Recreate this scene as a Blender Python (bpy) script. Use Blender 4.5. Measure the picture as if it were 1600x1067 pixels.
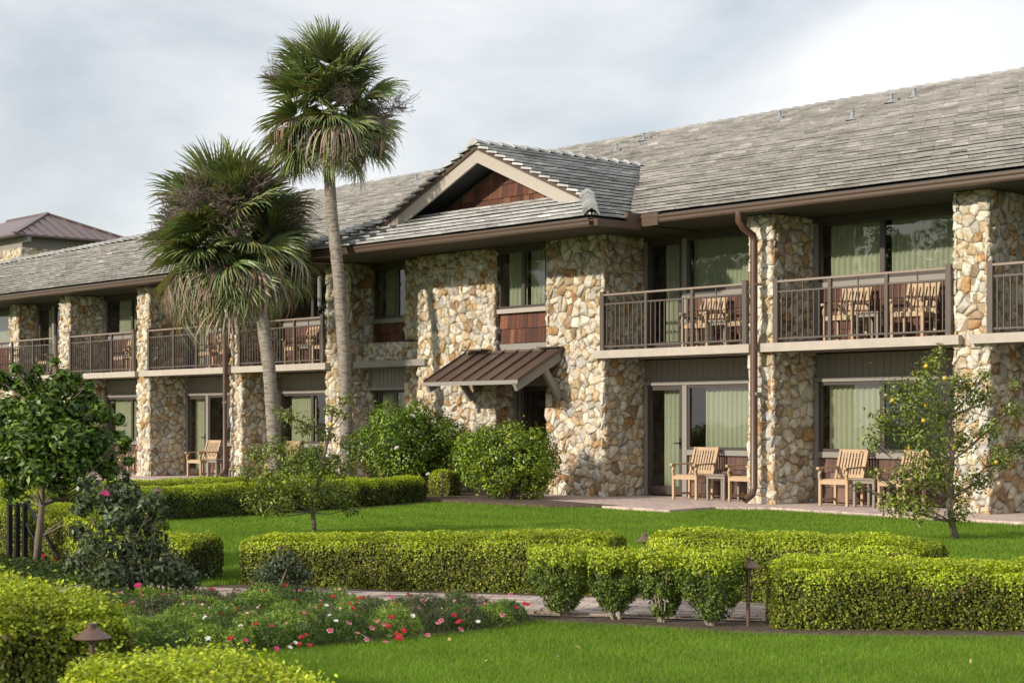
import bpy, math, random
import numpy as np
from mathutils import Vector, Matrix, noise as mnoise
rnd = random.Random(7); nrg = np.random.default_rng(7)
for o in list(bpy.data.objects): bpy.data.objects.remove(o)
SC = bpy.context.scene; COL = SC.collection
R = math.radians
# ------------------------------------------------------------------ camera, light, sky
EYE = Vector((0, 0, 1.5)); FPX = 2700.0
cam = bpy.data.cameras.new('camera'); co = bpy.data.objects.new('camera', cam); COL.objects.link(co)
co.location = EYE; co.rotation_euler = (R(90), 0, math.atan2(.7475, .6644))
cam.sensor_width = 36; cam.lens = 36*FPX/1600; cam.shift_y = 126.5/1600; cam.clip_end = 3000
cam.dof.use_dof = True; cam.dof.focus_distance = 25; cam.dof.aperture_fstop = 8
SC.camera = co
W = bpy.data.worlds.new('World'); SC.world = W; W.use_nodes = True
nt = W.node_tree; N = nt.nodes; Lk = nt.links; N.clear()
sky = N.new('ShaderNodeTexSky'); sky.sky_type = 'NISHITA'; sky.sun_disc = False
sky.sun_elevation = R(20); sky.sun_rotation = R(190)
sky.dust_density = 1.5
tc = N.new('ShaderNodeTexCoord')
mp = N.new('ShaderNodeMapping'); mp.inputs['Scale'].default_value = (1, 1, 1.5); mp.inputs['Location'].default_value = (3.1, .55, .1)
n1 = N.new('ShaderNodeTexNoise'); n1.inputs['Scale'].default_value = 2.3; n1.inputs['Detail'].default_value = 9; n1.inputs['Roughness'].default_value = .52; n1.inputs['Distortion'].default_value = .35
n2 = N.new('ShaderNodeTexNoise'); n2.inputs['Scale'].default_value = 3.2; n2.inputs['Detail'].default_value = 8; n2.inputs['Roughness'].default_value = .58; n2.inputs['Distortion'].default_value = .3
r1 = N.new('ShaderNodeValToRGB'); r1.color_ramp.elements[0].position = .33; r1.color_ramp.elements[1].position = .48
r1.color_ramp.elements[0].color = (.45, .45, .45, 1)
r2 = N.new('ShaderNodeValToRGB'); e = r2.color_ramp.elements
e[0].position = .36; e[0].color = (7.6, 7.85, 8.2, 1); e[1].position = .56; e[1].color = (8.8, 8.9, 9.05, 1)
m = e.new(.46); m.color = (8.2, 8.4, 8.65, 1)
mx = N.new('ShaderNodeMixRGB'); bg = N.new('ShaderNodeBackground'); bg.inputs['Strength'].default_value = .1
wo = N.new('ShaderNodeOutputWorld')
Lk.new(tc.outputs['Generated'], mp.inputs[0]); Lk.new(mp.outputs[0], n1.inputs[0]); Lk.new(mp.outputs[0], n2.inputs[0])
Lk.new(n1.outputs[0], r1.inputs[0]); Lk.new(n2.outputs[0], r2.inputs[0])
Lk.new(r1.outputs[0], mx.inputs[0]); Lk.new(sky.outputs[0], mx.inputs[1]); Lk.new(r2.outputs[0], mx.inputs[2])
Lk.new(mx.outputs[0], bg.inputs[0]); Lk.new(bg.outputs[0], wo.inputs[0])
sd = bpy.data.lights.new('sun', 'SUN'); sd.energy = 4.0; sd.angle = R(1.4); sd.color = (1, .90, .76)
so = bpy.data.objects.new('sun', sd); COL.objects.link(so)
SUN = Vector((.18, 1, -.37)).normalized(); so.rotation_euler = SUN.to_track_quat('-Z', 'Y').to_euler()
vs = SC.view_settings; vs.view_transform = 'Standard'; vs.look = 'None'; vs.exposure = .2; vs.gamma = 1
SC.cycles.max_bounces = 6; SC.cycles.transparent_max_bounces = 12; SC.cycles.diffuse_bounces = 3

# ------------------------------------------------------------------ materials
def mat(name, c, rough=.8, var=.0, vscale=6, bump=0, bscale=30, attr=False, c2=None, c2pos=(.45, .65), metal=0, stretch=None, trans=0, spec=None, sheen=None):
    """principled material; c2 = second colour mixed by noise; attr = multiply by colour attribute 'Col'"""
    M = bpy.data.materials.new(name); M.use_nodes = True; t = M.node_tree; ns = t.nodes; L = t.links
    b = ns['Principled BSDF']; b.inputs['Roughness'].default_value = rough; b.inputs['Metallic'].default_value = metal
    if spec is not None: b.inputs['Specular IOR Level'].default_value = spec
    co_ = ns.new('ShaderNodeTexCoord'); src = co_.outputs['Object']
    if attr != 'local':
        g = ns.new('ShaderNodeNewGeometry'); src = g.outputs['Position']
    mpn = ns.new('ShaderNodeMapping'); L.new(src, mpn.inputs[0])
    if stretch: mpn.inputs['Scale'].default_value = stretch
    col = ns.new('ShaderNodeRGB'); col.outputs[0].default_value = (*c, 1); out = col.outputs[0]
    if c2:
        n = ns.new('ShaderNodeTexNoise'); n.inputs['Scale'].default_value = vscale; n.inputs['Detail'].default_value = 7; n.inputs['Roughness'].default_value = .65
        L.new(mpn.outputs[0], n.inputs[0]); rp = ns.new('ShaderNodeMapRange'); rp.inputs[1].default_value = c2pos[0]; rp.inputs[2].default_value = c2pos[1]
        L.new(n.outputs[0], rp.inputs[0]); mxn = ns.new('ShaderNodeMixRGB'); L.new(rp.outputs[0], mxn.inputs[0]); L.new(out, mxn.inputs[1]); mxn.inputs[2].default_value = (*c2, 1); out = mxn.outputs[0]
    if attr:
        a = ns.new('ShaderNodeAttribute'); a.attribute_name = 'Col'
        mu = ns.new('ShaderNodeMixRGB'); mu.blend_type = 'MULTIPLY'; mu.inputs[0].default_value = 1; L.new(out, mu.inputs[1]); L.new(a.outputs['Color'], mu.inputs[2]); out = mu.outputs[0]
    if var:
        n = ns.new('ShaderNodeTexNoise'); n.inputs['Scale'].default_value = vscale*3.1; n.inputs['Detail'].default_value = 8; n.inputs['Roughness'].default_value = .7
        L.new(mpn.outputs[0], n.inputs[0]); rp = ns.new('ShaderNodeMapRange'); rp.inputs[1].default_value = .25; rp.inputs[2].default_value = .75
        rp.inputs[3].default_value = 1-var; rp.inputs[4].default_value = 1+var*.6; L.new(n.outputs[0], rp.inputs[0])
        mu = ns.new('ShaderNodeMixRGB'); mu.blend_type = 'MULTIPLY'; mu.inputs[0].default_value = 1; L.new(out, mu.inputs[1]); L.new(rp.outputs[0], mu.inputs[2]); out = mu.outputs[0]
    L.new(out, b.inputs['Base Color'])
    if bump:
        n = ns.new('ShaderNodeTexNoise'); n.inputs['Scale'].default_value = bscale; n.inputs['Detail'].default_value = 6; n.inputs['Roughness'].default_value = .65
        L.new(mpn.outputs[0], n.inputs[0]); bp = ns.new('ShaderNodeBump'); bp.inputs['Strength'].default_value = bump; bp.inputs['Distance'].default_value = .05 if name == 'limestone' else .02
        L.new(n.outputs[0], bp.inputs['Height']); L.new(bp.outputs[0], b.inputs['Normal'])
    if trans:
        tr = ns.new('ShaderNodeBsdfTranslucent'); ms = ns.new('ShaderNodeMixShader'); ms.inputs[0].default_value = trans
        br = ns.new('ShaderNodeMixRGB'); br.blend_type = 'MULTIPLY'; br.inputs[0].default_value = 1; br.inputs[2].default_value = (1.25, 1.15, .5, 1); L.new(out, br.inputs[1])
        L.new(br.outputs[0], tr.inputs[0]); L.new(b.outputs[0], ms.inputs[1]); L.new(tr.outputs[0], ms.inputs[2]); L.new(ms.outputs[0], ns['Material Output'].inputs[0])
    return M
M = {}
M['stone'] = mat('limestone', (1, 1, 1), .93, .34, 6, .9, 13, attr=True, c2=(.82, .62, .38), c2pos=(.47, .66), spec=.2)
M['mortar'] = mat('mortar', (.30, .245, .185), .95, .3, 8, .6, 30)
M['tile'] = mat('concrete_tile', (1, 1, 1), .92, .30, 1.1, .5, 40, attr=True, c2=(.66, .655, .64), c2pos=(.40, .66), spec=.2)
M['under'] = mat('roof_underlay', (.10, .095, .09), .95, .2)
M['trim'] = mat('taupe_trim', (.40, .355, .31), .6, .08, 4, .05, 40)
M['trimgrey'] = mat('grey_trim', (.25, .23, .205), .6, .08, 4, .05, 40)
M['siding'] = mat('grey_siding', (.25, .225, .195), .7, .12, 5, .15, 40)
M['soffit'] = mat('soffit', (.075, .064, .052), .8, .15, 3, .1, 20)
M['frame'] = mat('bronze_frame', (.062, .050, .044), .45, .08)
M['gutter'] = mat('gutter_brown', (.095, .062, .046), .38, .14, 3, .05, 8)
M['pipe'] = mat('downspout_brown', (.105, .058, .040), .38, .12, 3, .05, 8)
M['rail'] = mat('railing_bronze', (.098, .078, .066), .42, .08)
M['railtop'] = mat('railing_cap', (.26, .205, .165), .38, .1)
M['slab'] = mat('balcony_edge', (.43, .38, .325), .75, .18, 1.2, .1, 30)
M['shingle'] = mat('cedar_shingle', (1, 1, 1), .85, .35, 9, .5, 60, attr=True, stretch=(3, 3, .35))
M['teak'] = mat('teak', (.50, .345, .205), .6, .18, 10, .25, 50, stretch=(1, 1, .3), c2=(.40, .29, .19), c2pos=(.4, .7))
M['greywood'] = mat('weathered_wood', (.25, .215, .18), .75, .2, 10, .25, 50)
M['canopy'] = mat('canopy_metal', (.105, .072, .058), .42, .12, 3)
M['towermetal'] = mat('tower_metal', (.13, .088, .085), .4, .12, 3)
M['curtain'] = mat('green_curtain', (.51, .505, .41), .9, .05)
M['cream'] = mat('cream_curtain', (.55, .53, .42), .9, .05)
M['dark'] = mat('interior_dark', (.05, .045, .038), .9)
M['black'] = mat('black_iron', (.014, .014, .016), .4)
M['lamp'] = mat('lamp_bronze', (.12, .068, .05), .42, .2, 10)
M['grey_metal'] = mat('vent_metal', (.25, .27, .29), .5)
M['bark'] = mat('citrus_bark', (.17, .135, .10), .9, .3, 12, .6, 40)
M['palmbark'] = mat('palm_bark', (.33, .29, .245), .95, .45, 5, 1.0, 14, stretch=(1, 1, 4.5), c2=(.17, .14, .11), c2pos=(.48, .60))
M['leaf'] = mat('leaf', (1, 1, 1), .5, attr=True, trans=.28, spec=.35)
M['leafd'] = mat('glossy_leaf', (1, 1, 1), .4, attr=True, trans=.18, spec=.45)
M['frond'] = mat('palm_frond', (1, 1, 1), .42, attr=True, trans=.15, spec=.45)
M['deadfrond'] = mat('dead_frond', (1, 1, 1), .9, attr=True, trans=.15, spec=.15)
M['grass'] = mat('grass_blades', (1, 1, 1), .55, attr=True, trans=.35, spec=.25)
M['lawn'] = mat('lawn_soil', (.095, .145, .018), .95, .35, 2, .8, 60, c2=(.12, .165, .025))
M['mulch'] = mat('mulch', (.085, .055, .038), .95, .5, 14, 1, 30, c2=(.16, .115, .08))
M['petal'] = mat('petal', (1, 1, 1), .6, attr=True, trans=.2)
M['fruit'] = mat('fruit', (.66, .45, .04), .45, .1, 20)
M['wood_red'] = mat('red_wood', (.22, .09, .045), .6, .15, 6)
M['stem'] = mat('twig', (.30, .27, .19), .9, .2)
def glass():
    G = bpy.data.materials.new('window_glass'); G.use_nodes = True; t = G.node_tree; ns = t.nodes; ns.clear()
    o = ns.new('ShaderNodeOutputMaterial'); tr = ns.new('ShaderNodeBsdfTransparent'); gl = ns.new('ShaderNodeBsdfGlossy'); gl.inputs['Roughness'].default_value = .01
    tr.inputs[0].default_value = (.84, .87, .83, 1); fr = ns.new('ShaderNodeFresnel'); fr.inputs[0].default_value = 1.5; ms = ns.new('ShaderNodeMixShader')
    nz = ns.new('ShaderNodeTexNoise'); nz.inputs['Scale'].default_value = 1.3; bp = ns.new('ShaderNodeBump'); bp.inputs['Strength'].default_value = .06; bp.inputs['Distance'].default_value = .1
    g = ns.new('ShaderNodeNewGeometry'); t.links.new(g.outputs['Position'], nz.inputs[0]); t.links.new(nz.outputs[0], bp.inputs['Height']); t.links.new(bp.outputs[0], gl.inputs['Normal'])
    ad = ns.new('ShaderNodeMath'); ad.operation = 'MULTIPLY_ADD'; ad.inputs[1].default_value = 1.5; ad.inputs[2].default_value = .06
    bk = ns.new('ShaderNodeMath'); bk.operation = 'SUBTRACT'; bk.inputs[0].default_value = 1; t.links.new(g.outputs['Backfacing'], bk.inputs[1])
    m2 = ns.new('ShaderNodeMath'); m2.operation = 'MULTIPLY'; t.links.new(ad.outputs[0], m2.inputs[0]); t.links.new(bk.outputs[0], m2.inputs[1])
    t.links.new(fr.outputs[0], ad.inputs[0]); t.links.new(m2.outputs[0], ms.inputs[0]); t.links.new(tr.outputs[0], ms.inputs[1]); t.links.new(gl.outputs[0], ms.inputs[2]); t.links.new(ms.outputs[0], o.inputs[0])
    return G
M['glass'] = glass()
def bricks():
    B_ = mat('brick_paving', (.66, .54, .49), .9, .25, 4, .4, 30, c2=(.50, .41, .37), c2pos=(.4, .65)); t = B_.node_tree; ns = t.nodes; b = ns['Principled BSDF']
    src = b.inputs['Base Color'].links[0].from_socket
    g = ns.new('ShaderNodeNewGeometry'); br = ns.new('ShaderNodeTexBrick'); br.inputs['Scale'].default_value = 1; br.inputs['Brick Width'].default_value = .2; br.inputs['Row Height'].default_value = .1; br.inputs['Mortar Size'].default_value = .006
    br.inputs['Color1'].default_value = (1.15, 1.05, 1, 1); br.inputs['Color2'].default_value = (.8, .78, .8, 1); br.inputs['Mortar'].default_value = (.6, .6, .6, 1)
    t.links.new(g.outputs['Position'], br.inputs[0]); mu = ns.new('ShaderNodeMixRGB'); mu.blend_type = 'MULTIPLY'; mu.inputs[0].default_value = 1
    t.links.new(src, mu.inputs[1]); t.links.new(br.outputs[0], mu.inputs[2]); t.links.new(mu.outputs[0], b.inputs['Base Color']); return B_
M['bricks'] = bricks()
M['paver'] = mat('clay_paver', (1, 1, 1), .9, .25, 8, .4, 40, attr=True)

# ------------------------------------------------------------------ object helpers
WL = {}
def link(o, loc=(0, 0, 0), parent=None):
    COL.objects.link(o); WL[o] = Vector(loc)
    if parent is not None: o.parent = parent; o.location = Vector(loc)-WL[parent]
    else: o.location = loc
    return o
def tag(o, label=None, cat=None, group=None, kind=None):
    if label: o['label'] = label
    if cat: o['category'] = cat
    if group: o['group'] = group
    if kind: o['kind'] = kind
    return o
def empty(name, loc, label=None, cat=None, group=None, rz=0):
    o = bpy.data.objects.new(name, None); o.empty_display_size = .2; link(o, loc); o.rotation_euler.z = rz
    return tag(o, label, cat, group)
class MB:
    def __init__(s): s.v = []; s.f = []; s.c = []; s.col = (1, 1, 1)
    def add(s, vs_, fs, col=None):
        b = len(s.v); s.v += [tuple(p) for p in vs_]; s.f += [tuple(b+i for i in f) for f in fs]; s.c += [col or s.col]*len(vs_); return s
    def box(s, x0, x1, y0, y1, z0, z1, col=None):
        return s.add([(x0, y0, z0), (x1, y0, z0), (x1, y1, z0), (x0, y1, z0), (x0, y0, z1), (x1, y0, z1), (x1, y1, z1), (x0, y1, z1)],
                     [(0, 3, 2, 1), (4, 5, 6, 7), (0, 1, 5, 4), (1, 2, 6, 5), (2, 3, 7, 6), (3, 0, 4, 7)], col)
    def beam(s, p, q, w, h, up=(0, 0, 1), col=None):
        p = Vector(p); q = Vector(q); d = (q-p).normalized(); u = Vector(up); sd_ = d.cross(u)
        if sd_.length < 1e-4: sd_ = d.cross(Vector((0, 1, 0)))
        sd_.normalize(); u = sd_.cross(d); a = sd_*w/2; b = u*h/2
        vs_ = [p-a-b, p+a-b, p+a+b, p-a+b, q-a-b, q+a-b, q+a+b, q-a+b]
        return s.add(vs_, [(3, 2, 1, 0), (4, 5, 6, 7), (0, 1, 5, 4), (1, 2, 6, 5), (2, 3, 7, 6), (3, 0, 4, 7)], col)
    def tube(s, pts, rad, n=7, col=None, cap=True):
        pts = [Vector(p) for p in pts]; k = len(pts); b = len(s.v)
        if not hasattr(rad, '__len__'): rad = [rad]*k
        ref = Vector((.31, .95, .08)).normalized()
        for i, p in enumerate(pts):
            d = (pts[min(i+1, k-1)]-pts[max(i-1, 0)]).normalized(); a = d.cross(ref)
            if a.length < .05: a = d.cross(Vector((1, 0, 0)))
            a.normalize(); c = d.cross(a)
            for j in range(n):
                t = 2*math.pi*j/n; s.v.append(tuple(p+(a*math.cos(t)+c*math.sin(t))*rad[i])); s.c.append(col or s.col)
        for i in range(k-1):
            for j in range(n): s.f.append((b+i*n+j, b+i*n+(j+1) % n, b+(i+1)*n+(j+1) % n, b+(i+1)*n+j))
        if cap: s.f.append(tuple(b+j for j in range(n))[::-1]); s.f.append(tuple(b+(k-1)*n+j for j in range(n)))
        return s
    def lathe(s, c, prof, n=16, col=None):
        b = len(s.v)
        for r, z in prof:
            for j in range(n):
                t = 2*math.pi*j/n; s.v.append((c[0]+r*math.cos(t), c[1]+r*math.sin(t), c[2]+z)); s.c.append(col or s.col)
        for i in range(len(prof)-1):
            for j in range(n): s.f.append((b+i*n+j, b+i*n+(j+1) % n, b+(i+1)*n+(j+1) % n, b+(i+1)*n+j))
        return s
    def build(s, name, m, parent=None, loc=None, smooth=False, kind=None, local=False):
        """verts are world coordinates unless local=True (then relative to parent's origin)"""
        if loc is None: loc = WL[parent] if parent is not None else (0, 0, 0)
        loc = Vector(loc); me = bpy.data.meshes.new(name)
        vv = s.v if local else [(x-loc.x, y-loc.y, z-loc.z) for x, y, z in s.v]
        me.from_pydata(vv, [], s.f)
        if any(c != (1, 1, 1) for c in s.c):
            a = me.color_attributes.new('Col', 'FLOAT_COLOR', 'POINT'); a.data.foreach_set('color', np.array([(*c, 1) for c in s.c], dtype=np.float32).ravel())
        elif m.node_tree.nodes.get('Attribute'):
            a = me.color_attributes.new('Col', 'FLOAT_COLOR', 'POINT'); a.data.foreach_set('color', np.ones(len(s.v)*4, dtype=np.float32))
        me.materials.append(m)
        if smooth: me.shade_smooth()
        o = bpy.data.objects.new(name, me); link(o, loc, parent)
        if kind: o['kind'] = kind
        return o
def npmesh(name, V, F, C, m, parent=None, loc=None, kind=None):
    """V (n,3) world, F (k,3|4) int, C (n,3)"""
    if loc is None: loc = WL[parent] if parent is not None else (0, 0, 0)
    V = V-np.array(loc); me = bpy.data.meshes.new(name); k, q = F.shape
    me.vertices.add(len(V)); me.vertices.foreach_set('co', V.astype(np.float32).ravel())
    me.loops.add(k*q); me.loops.foreach_set('vertex_index', F.astype(np.int32).ravel())
    me.polygons.add(k); me.polygons.foreach_set('loop_start', np.arange(0, k*q, q, dtype=np.int32))
    me.update(calc_edges=True)
    a = me.color_attributes.new('Col', 'FLOAT_COLOR', 'POINT'); a.data.foreach_set('color', np.c_[C, np.ones(len(C))].astype(np.float32).ravel())
    me.materials.append(m); o = bpy.data.objects.new(name, me); link(o, loc, parent)
    if kind: o['kind'] = kind
    return o
FW = Vector((-.7475, .6644, 0)); RT = Vector((.6644, .7475, 0))
def view(p):
    w = FW.x*p[0]+FW.y*p[1]; r = RT.x*p[0]+RT.y*p[1]
    return (800+FPX*r/max(w, .1), 660-FPX*(p[2]-1.5)/max(w, .1), w)
PIECES = {}
def piece(kind, parent, vs_, fs, m, col, area, nrm=None):
    c = Vector((0, 0, 0))
    for p in vs_: c += Vector(p)
    c /= len(vs_); u, v, w = view(c); key = 0
    if -5 < u < 1605 and -5 < v < 1072 and w > 1:
        key = area/w**2
        if nrm is not None:
            d = (EYE-c).normalized(); key *= max(0, d.dot(nrm))
    PIECES.setdefault(kind, []).append((key, parent, c, vs_, fs, m, col))
def flush_pieces(limit=300):
    for kind, L in PIECES.items():
        L.sort(key=lambda t: -t[0]); rest = {}
        for i, (key, parent, c, vs_, fs, m, col) in enumerate(L):
            if i < limit and key > 0: MB().add(vs_, fs, col).build(kind, m, parent, loc=c, smooth=kind == 'stone')
            else: rest.setdefault((parent, m.name), []).append((vs_, fs, col))
        for (parent, mn), items in rest.items():
            b = MB()
            for vs_, fs, col in items: b.add(vs_, fs, col)
            b.build(kind+'s', bpy.data.materials[mn], parent, kind='stuff', smooth=kind == 'stone')
def copy_tree(o, parent=None, names=None):
    c = o.copy(); COL.objects.link(c); WL[c] = WL[o].copy(); c.parent = parent
    for ch in o.children: copy_tree(ch, c)
    return c
def clip(poly, a, b, c):
    """keep a*x+b*y<=c"""
    out = []; n = len(poly)
    for i in range(n):
        p = poly[i]; q = poly[(i+1) % n]; dp = a*p[0]+b*p[1]-c; dq = a*q[0]+b*q[1]-c
        if dp <= 0: out.append(p)
        if (dp < 0 < dq) or (dq < 0 < dp):
            t = dp/(dp-dq); out.append((p[0]+t*(q[0]-p[0]), p[1]+t*(q[1]-p[1])))
    return out
def parea(p): return abs(sum(p[i][0]*p[(i+1) % len(p)][1]-p[(i+1) % len(p)][0]*p[i][1] for i in range(len(p))))/2

# ------------------------------------------------------------------ stone masonry
def stone_col():
    t = rnd.random()
    if t < .46: c = (.74, .70, .61)
    elif t < .66: c = (.69, .61, .47)
    elif t < .76: c = (.60, .47, .30)
    elif t < .81: c = (.50, .33, .17)
    elif t < .86: c = (.40, .31, .22)
    else: c = (.55, .53, .48)
    k = rnd.uniform(.82, 1.15); return tuple(min(.8, x*k*rnd.uniform(.985, 1.015)) for x in c)
def masonry(parent, O, U, V_, w, h, size=.160, ragl=0, ragr=0):
    """stones on a rectangle: O corner, U/V_ unit vectors along width/height, outward normal U x V_"""
    O = Vector(O); U = Vector(U); V_ = Vector(V_); Nn = U.cross(V_)
    nx = max(1, round(w/size)); ny = max(1, round(h/(size*.92))); pts = {}
    dx = w/nx; dy = h/ny
    for i in range(-1, nx+1):
        for j in range(-1, ny+1):
            off = .5*(j % 2)
            pts[i, j] = ((i+.25+off+rnd.uniform(-.5, .5))*dx, (j+.5+rnd.uniform(-.5, .5))*dy)
    drop = {k for k in pts if rnd.random() < .24}
    for (i, j), p in pts.items():
        if (i, j) in drop: continue
        L = -rnd.uniform(.0, .04)*ragl; Rr = w+rnd.uniform(.0, .04)*ragr
        poly = [(L, 0), (Rr, 0), (Rr, h), (L, h)]
        for a in range(-3, 4):
            for b in range(-3, 4):
                k = (i+a, j+b)
                if (a or b) and k in pts and k not in drop:
                    q = pts[k]; ex, ey = q[0]-p[0], q[1]-p[1]; l = math.hypot(ex, ey)
                    if l < 1e-6: continue
                    ex /= l; ey /= l; mc = ex*(p[0]+q[0])/2+ey*(p[1]+q[1])/2
                    poly = clip(poly, ex, ey, mc-.0045)
                    if len(poly) < 3: break
            if len(poly) < 3: break
        if len(poly) < 3 or parea(poly) < .0035: continue
        # round the corners once
        q = []
        n = len(poly)
        for k in range(n):
            a = poly[k]; b = poly[(k+1) % n]; l = math.hypot(a[0]-b[0], a[1]-b[1])
            if l < .018: q.append(((a[0]+b[0])/2, (a[1]+b[1])/2)); continue
            t = rnd.uniform(.05, .14); q.append((a[0]+(b[0]-a[0])*t, a[1]+(b[1]-a[1])*t)); q.append((b[0]+(a[0]-b[0])*t, b[1]+(a[1]-b[1])*t))
        poly = q; n = len(poly)
        if n < 4: continue
        cx = sum(a[0] for a in poly)/n; cy = sum(a[1] for a in poly)/n; ar = parea(poly)
        hgt = rnd.uniform(.014, .056)*min(1.2, .5+ar**.5*3); tx = rnd.uniform(-.35, .35); ty = rnd.uniform(-.30, .35)
        vs_ = []
        def P(a, b, z): return tuple(O+U*a+V_*b+Nn*z)
        for a, b in poly: vs_.append(P(a, b, -.015))
        for a, b in poly: vs_.append(P(cx+(a-cx)*.99, cy+(b-cy)*.99, hgt*.6+(a-cx)*tx*.3+(b-cy)*ty*.3+rnd.uniform(-.006, .006)))
        for a, b in poly: vs_.append(P(cx+(a-cx)*.70+rnd.uniform(-.012, .012), cy+(b-cy)*.70+rnd.uniform(-.012, .012), hgt+(a-cx)*tx+(b-cy)*ty+rnd.uniform(-.014, .016)))
        vs_.append(P(cx, cy, hgt*1.06+rnd.uniform(-.006, .01)))
        fs = []
        for k in range(n):
            k2 = (k+1) % n; fs.append((k, k2, n+k2, n+k)); fs.append((n+k, n+k2, 2*n+k2, 2*n+k)); fs.append((2*n+k, 2*n+k2, 3*n))
        piece('stone', parent, vs_, fs, M['stone'], stone_col(), ar, Nn)

# ------------------------------------------------------------------ the hotel
D = 23.52; B = 24.72; FL = .07
hotel = empty('stone_hotel_building', (-28, D, 0), 'two storey hotel of rubble limestone with grey tile roof and balconies', 'building')
def wallbox(name, x0, x1, y0, y1, z0, z1, m='mortar'):
    return MB().box(x0, x1, y0, y1, z0, z1).build(name, M[m], hotel, loc=((x0+x1)/2, (y0+y1)/2, z0))
X_ = (1, 0, 0); Z_ = (0, 0, 1); Y_ = (0, 1, 0)
def pier(x0, x1, y0, y1, z0=0, z1=5.16, front=True, side=True, left=False, name='stone_pier', hidden_back=True):
    w = wallbox(name, x0+.03, x1-.03, y0+.03, y1, z0, z1)
    if front: masonry(w, (x0, y0+.03, z0), X_, Z_, x1-x0, z1-z0, ragl=1, ragr=.6)
    if side: masonry(w, (x1-.03, y0, z0), Y_, Z_, y1-y0, z1-z0, ragl=.6)
    if left: masonry(w, (x0+.03, y1, z0), (0, -1, 0), Z_, y1-y0, z1-z0, ragr=.6)
    return w
pier(-15.87, -15.25, D, B, left=True); pier(-20.13, -19.58, D, B, left=True)
pier(-37.09, -36.60, D, B); pier(-41.76, -41.11, D, B); pier(-46.24, -45.61, D, B)
pier(-50.0, -49.35, D, B, z1=2.72); pier(-50.55, -49.95, D+.5, B, z0=2.72); pier(-11.6, -11.0, D, B, left=True)
# central block: front pier, recess with windows, two wall fields
pier(-33.0, -32.07, D, B)                       # left end pier
wl = wallbox('stone_wall', -29.54, -27.05, D+.03, D+1.1, 0, 5.13)
masonry(wl, (-29.57, D+.03, 0), X_, Z_, 2.55, 5.12, ragr=1); masonry(wl, (-27.05, D, 0), Y_, Z_, .55, 2.95)
masonry(wl, (-27.05, D, 2.95), Y_, Z_, .15, 2.18)
pier(-25.42, -23.81, D, B, name='stone_wall', left=True)
sp = wallbox('stone_wall', -32.10, -29.55, D+.36, D+.9, 2.88, 3.32); masonry(sp, (-32.07, D+.36, 2.90), X_, Z_, 2.5, .40, ragl=0)
sp2 = wallbox('stone_wall', -30.45, -29.55, D+.36, D+1.0, 0, 5.13); masonry(sp2, (-30.45, D+.36, 0), X_, Z_, .9, 2.85); masonry(sp2, (-30.45, D+.36, 3.32), X_, Z_, .9, 1.8)

def window(x0, x1, z0, z1, Y, mull=(), curtains=(('green', 0, 1),), depth=.07, name='window', fw=.055, bottom=None):
    f = MB(); b = bottom or fw
    f.box(x0, x1, Y-depth, Y, z1-fw, z1); f.box(x0, x1, Y-depth, Y, z0, z0+b); f.box(x0, x0+fw, Y-depth+.002, Y, z0+b, z1-fw); f.box(x1-fw, x1, Y-depth+.002, Y, z0+b, z1-fw)
    for mx_ in mull: f.box(mx_-.05, mx_+.05, Y-depth+.012, Y, z0+b, z1-fw)
    o = f.build(name, M['frame'], hotel, loc=((x0+x1)/2, Y, z0))
    edges = [x0+fw]+[q for mx_ in mull for q in (mx_-.05, mx_+.05)]+[x1-fw]
    for a, c in zip(edges[::2], edges[1::2]):
        MB().box(a, c, Y-.035, Y-.028, z0+b, z1-fw).build('pane', M['glass'], o)
    for (kind, a, c) in curtains:
        xa = x0+(x1-x0)*a; xb = x0+(x1-x0)*c; n = max(8, int((xb-xa)/.022)); vs_ = []; fs = []
        ph = rnd.uniform(0, 6); per = rnd.uniform(.10, .125)
        for i in range(n+1):
            x = xa+(xb-xa)*i/n; d = .032*math.sin(2*math.pi*(x/per+.12*math.sin(x*5+ph)))+.01*math.sin(x*9)
            vs_ += [(x, Y+.13+d, z0+.02), (x, Y+.13+d*.8, z1)]
        for i in range(n): fs.append((2*i, 2*i+2, 2*i+3, 2*i+1))
        MB().add(vs_, fs).build('curtain', M['curtain' if kind == 'green' else 'cream'], o, smooth=True)
    return o
def door(x0, x1, z0, z1, Y, curtain='green', a=.1, c=.9):
    o = window(x0, x1, z0, z1, Y, curtains=((curtain, a, c),) if curtain else (), name='door', fw=.09, bottom=.16)
    h = MB(); hx = x1-.06; h.beam((hx, Y-.07, z0+1.0), (hx, Y-.13, z0+1.0), .03, .03); h.beam((hx+.01, Y-.125, z0+1.0), (hx-.11, Y-.125, z0+1.0), .02, .025); h.box(hx-.025, hx+.025, Y-.078, Y-.071, z0+.9, z0+1.1)
    h.build('handle', M['black'], o); return o
def panel(name, x0, x1, z0, z1, Y, m, t=.06): return MB().box(x0, x1, Y-t, Y, z0, z1).build(name, M[m], hotel, loc=((x0+x1)/2, Y, z0))
def siding(x0, x1, z0, z1, Y, w=.15):
    p = MB().box(x0, x1, Y-.02, Y+.06, z0, z1).build('siding', M['siding'], hotel, loc=((x0+x1)/2, Y, z0)); n = max(1, round((x1-x0)/w)); b = MB()
    for i in range(n):
        a = x0+(x1-x0)*i/n; b.box(a+.004, a+(x1-x0)/n-.004, Y-.034-rnd.uniform(0, .003), Y-.021, z0, z1)
    b.build('siding_boards', M['siding'], p, kind='stuff')
def shcol():
    t = rnd.random(); c = (.135, .050, .030) if t < .5 else ((.09, .040, .028) if t < .8 else (.20, .085, .045)); k = rnd.uniform(.75, 1.2); return tuple(x*k for x in c)
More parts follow.
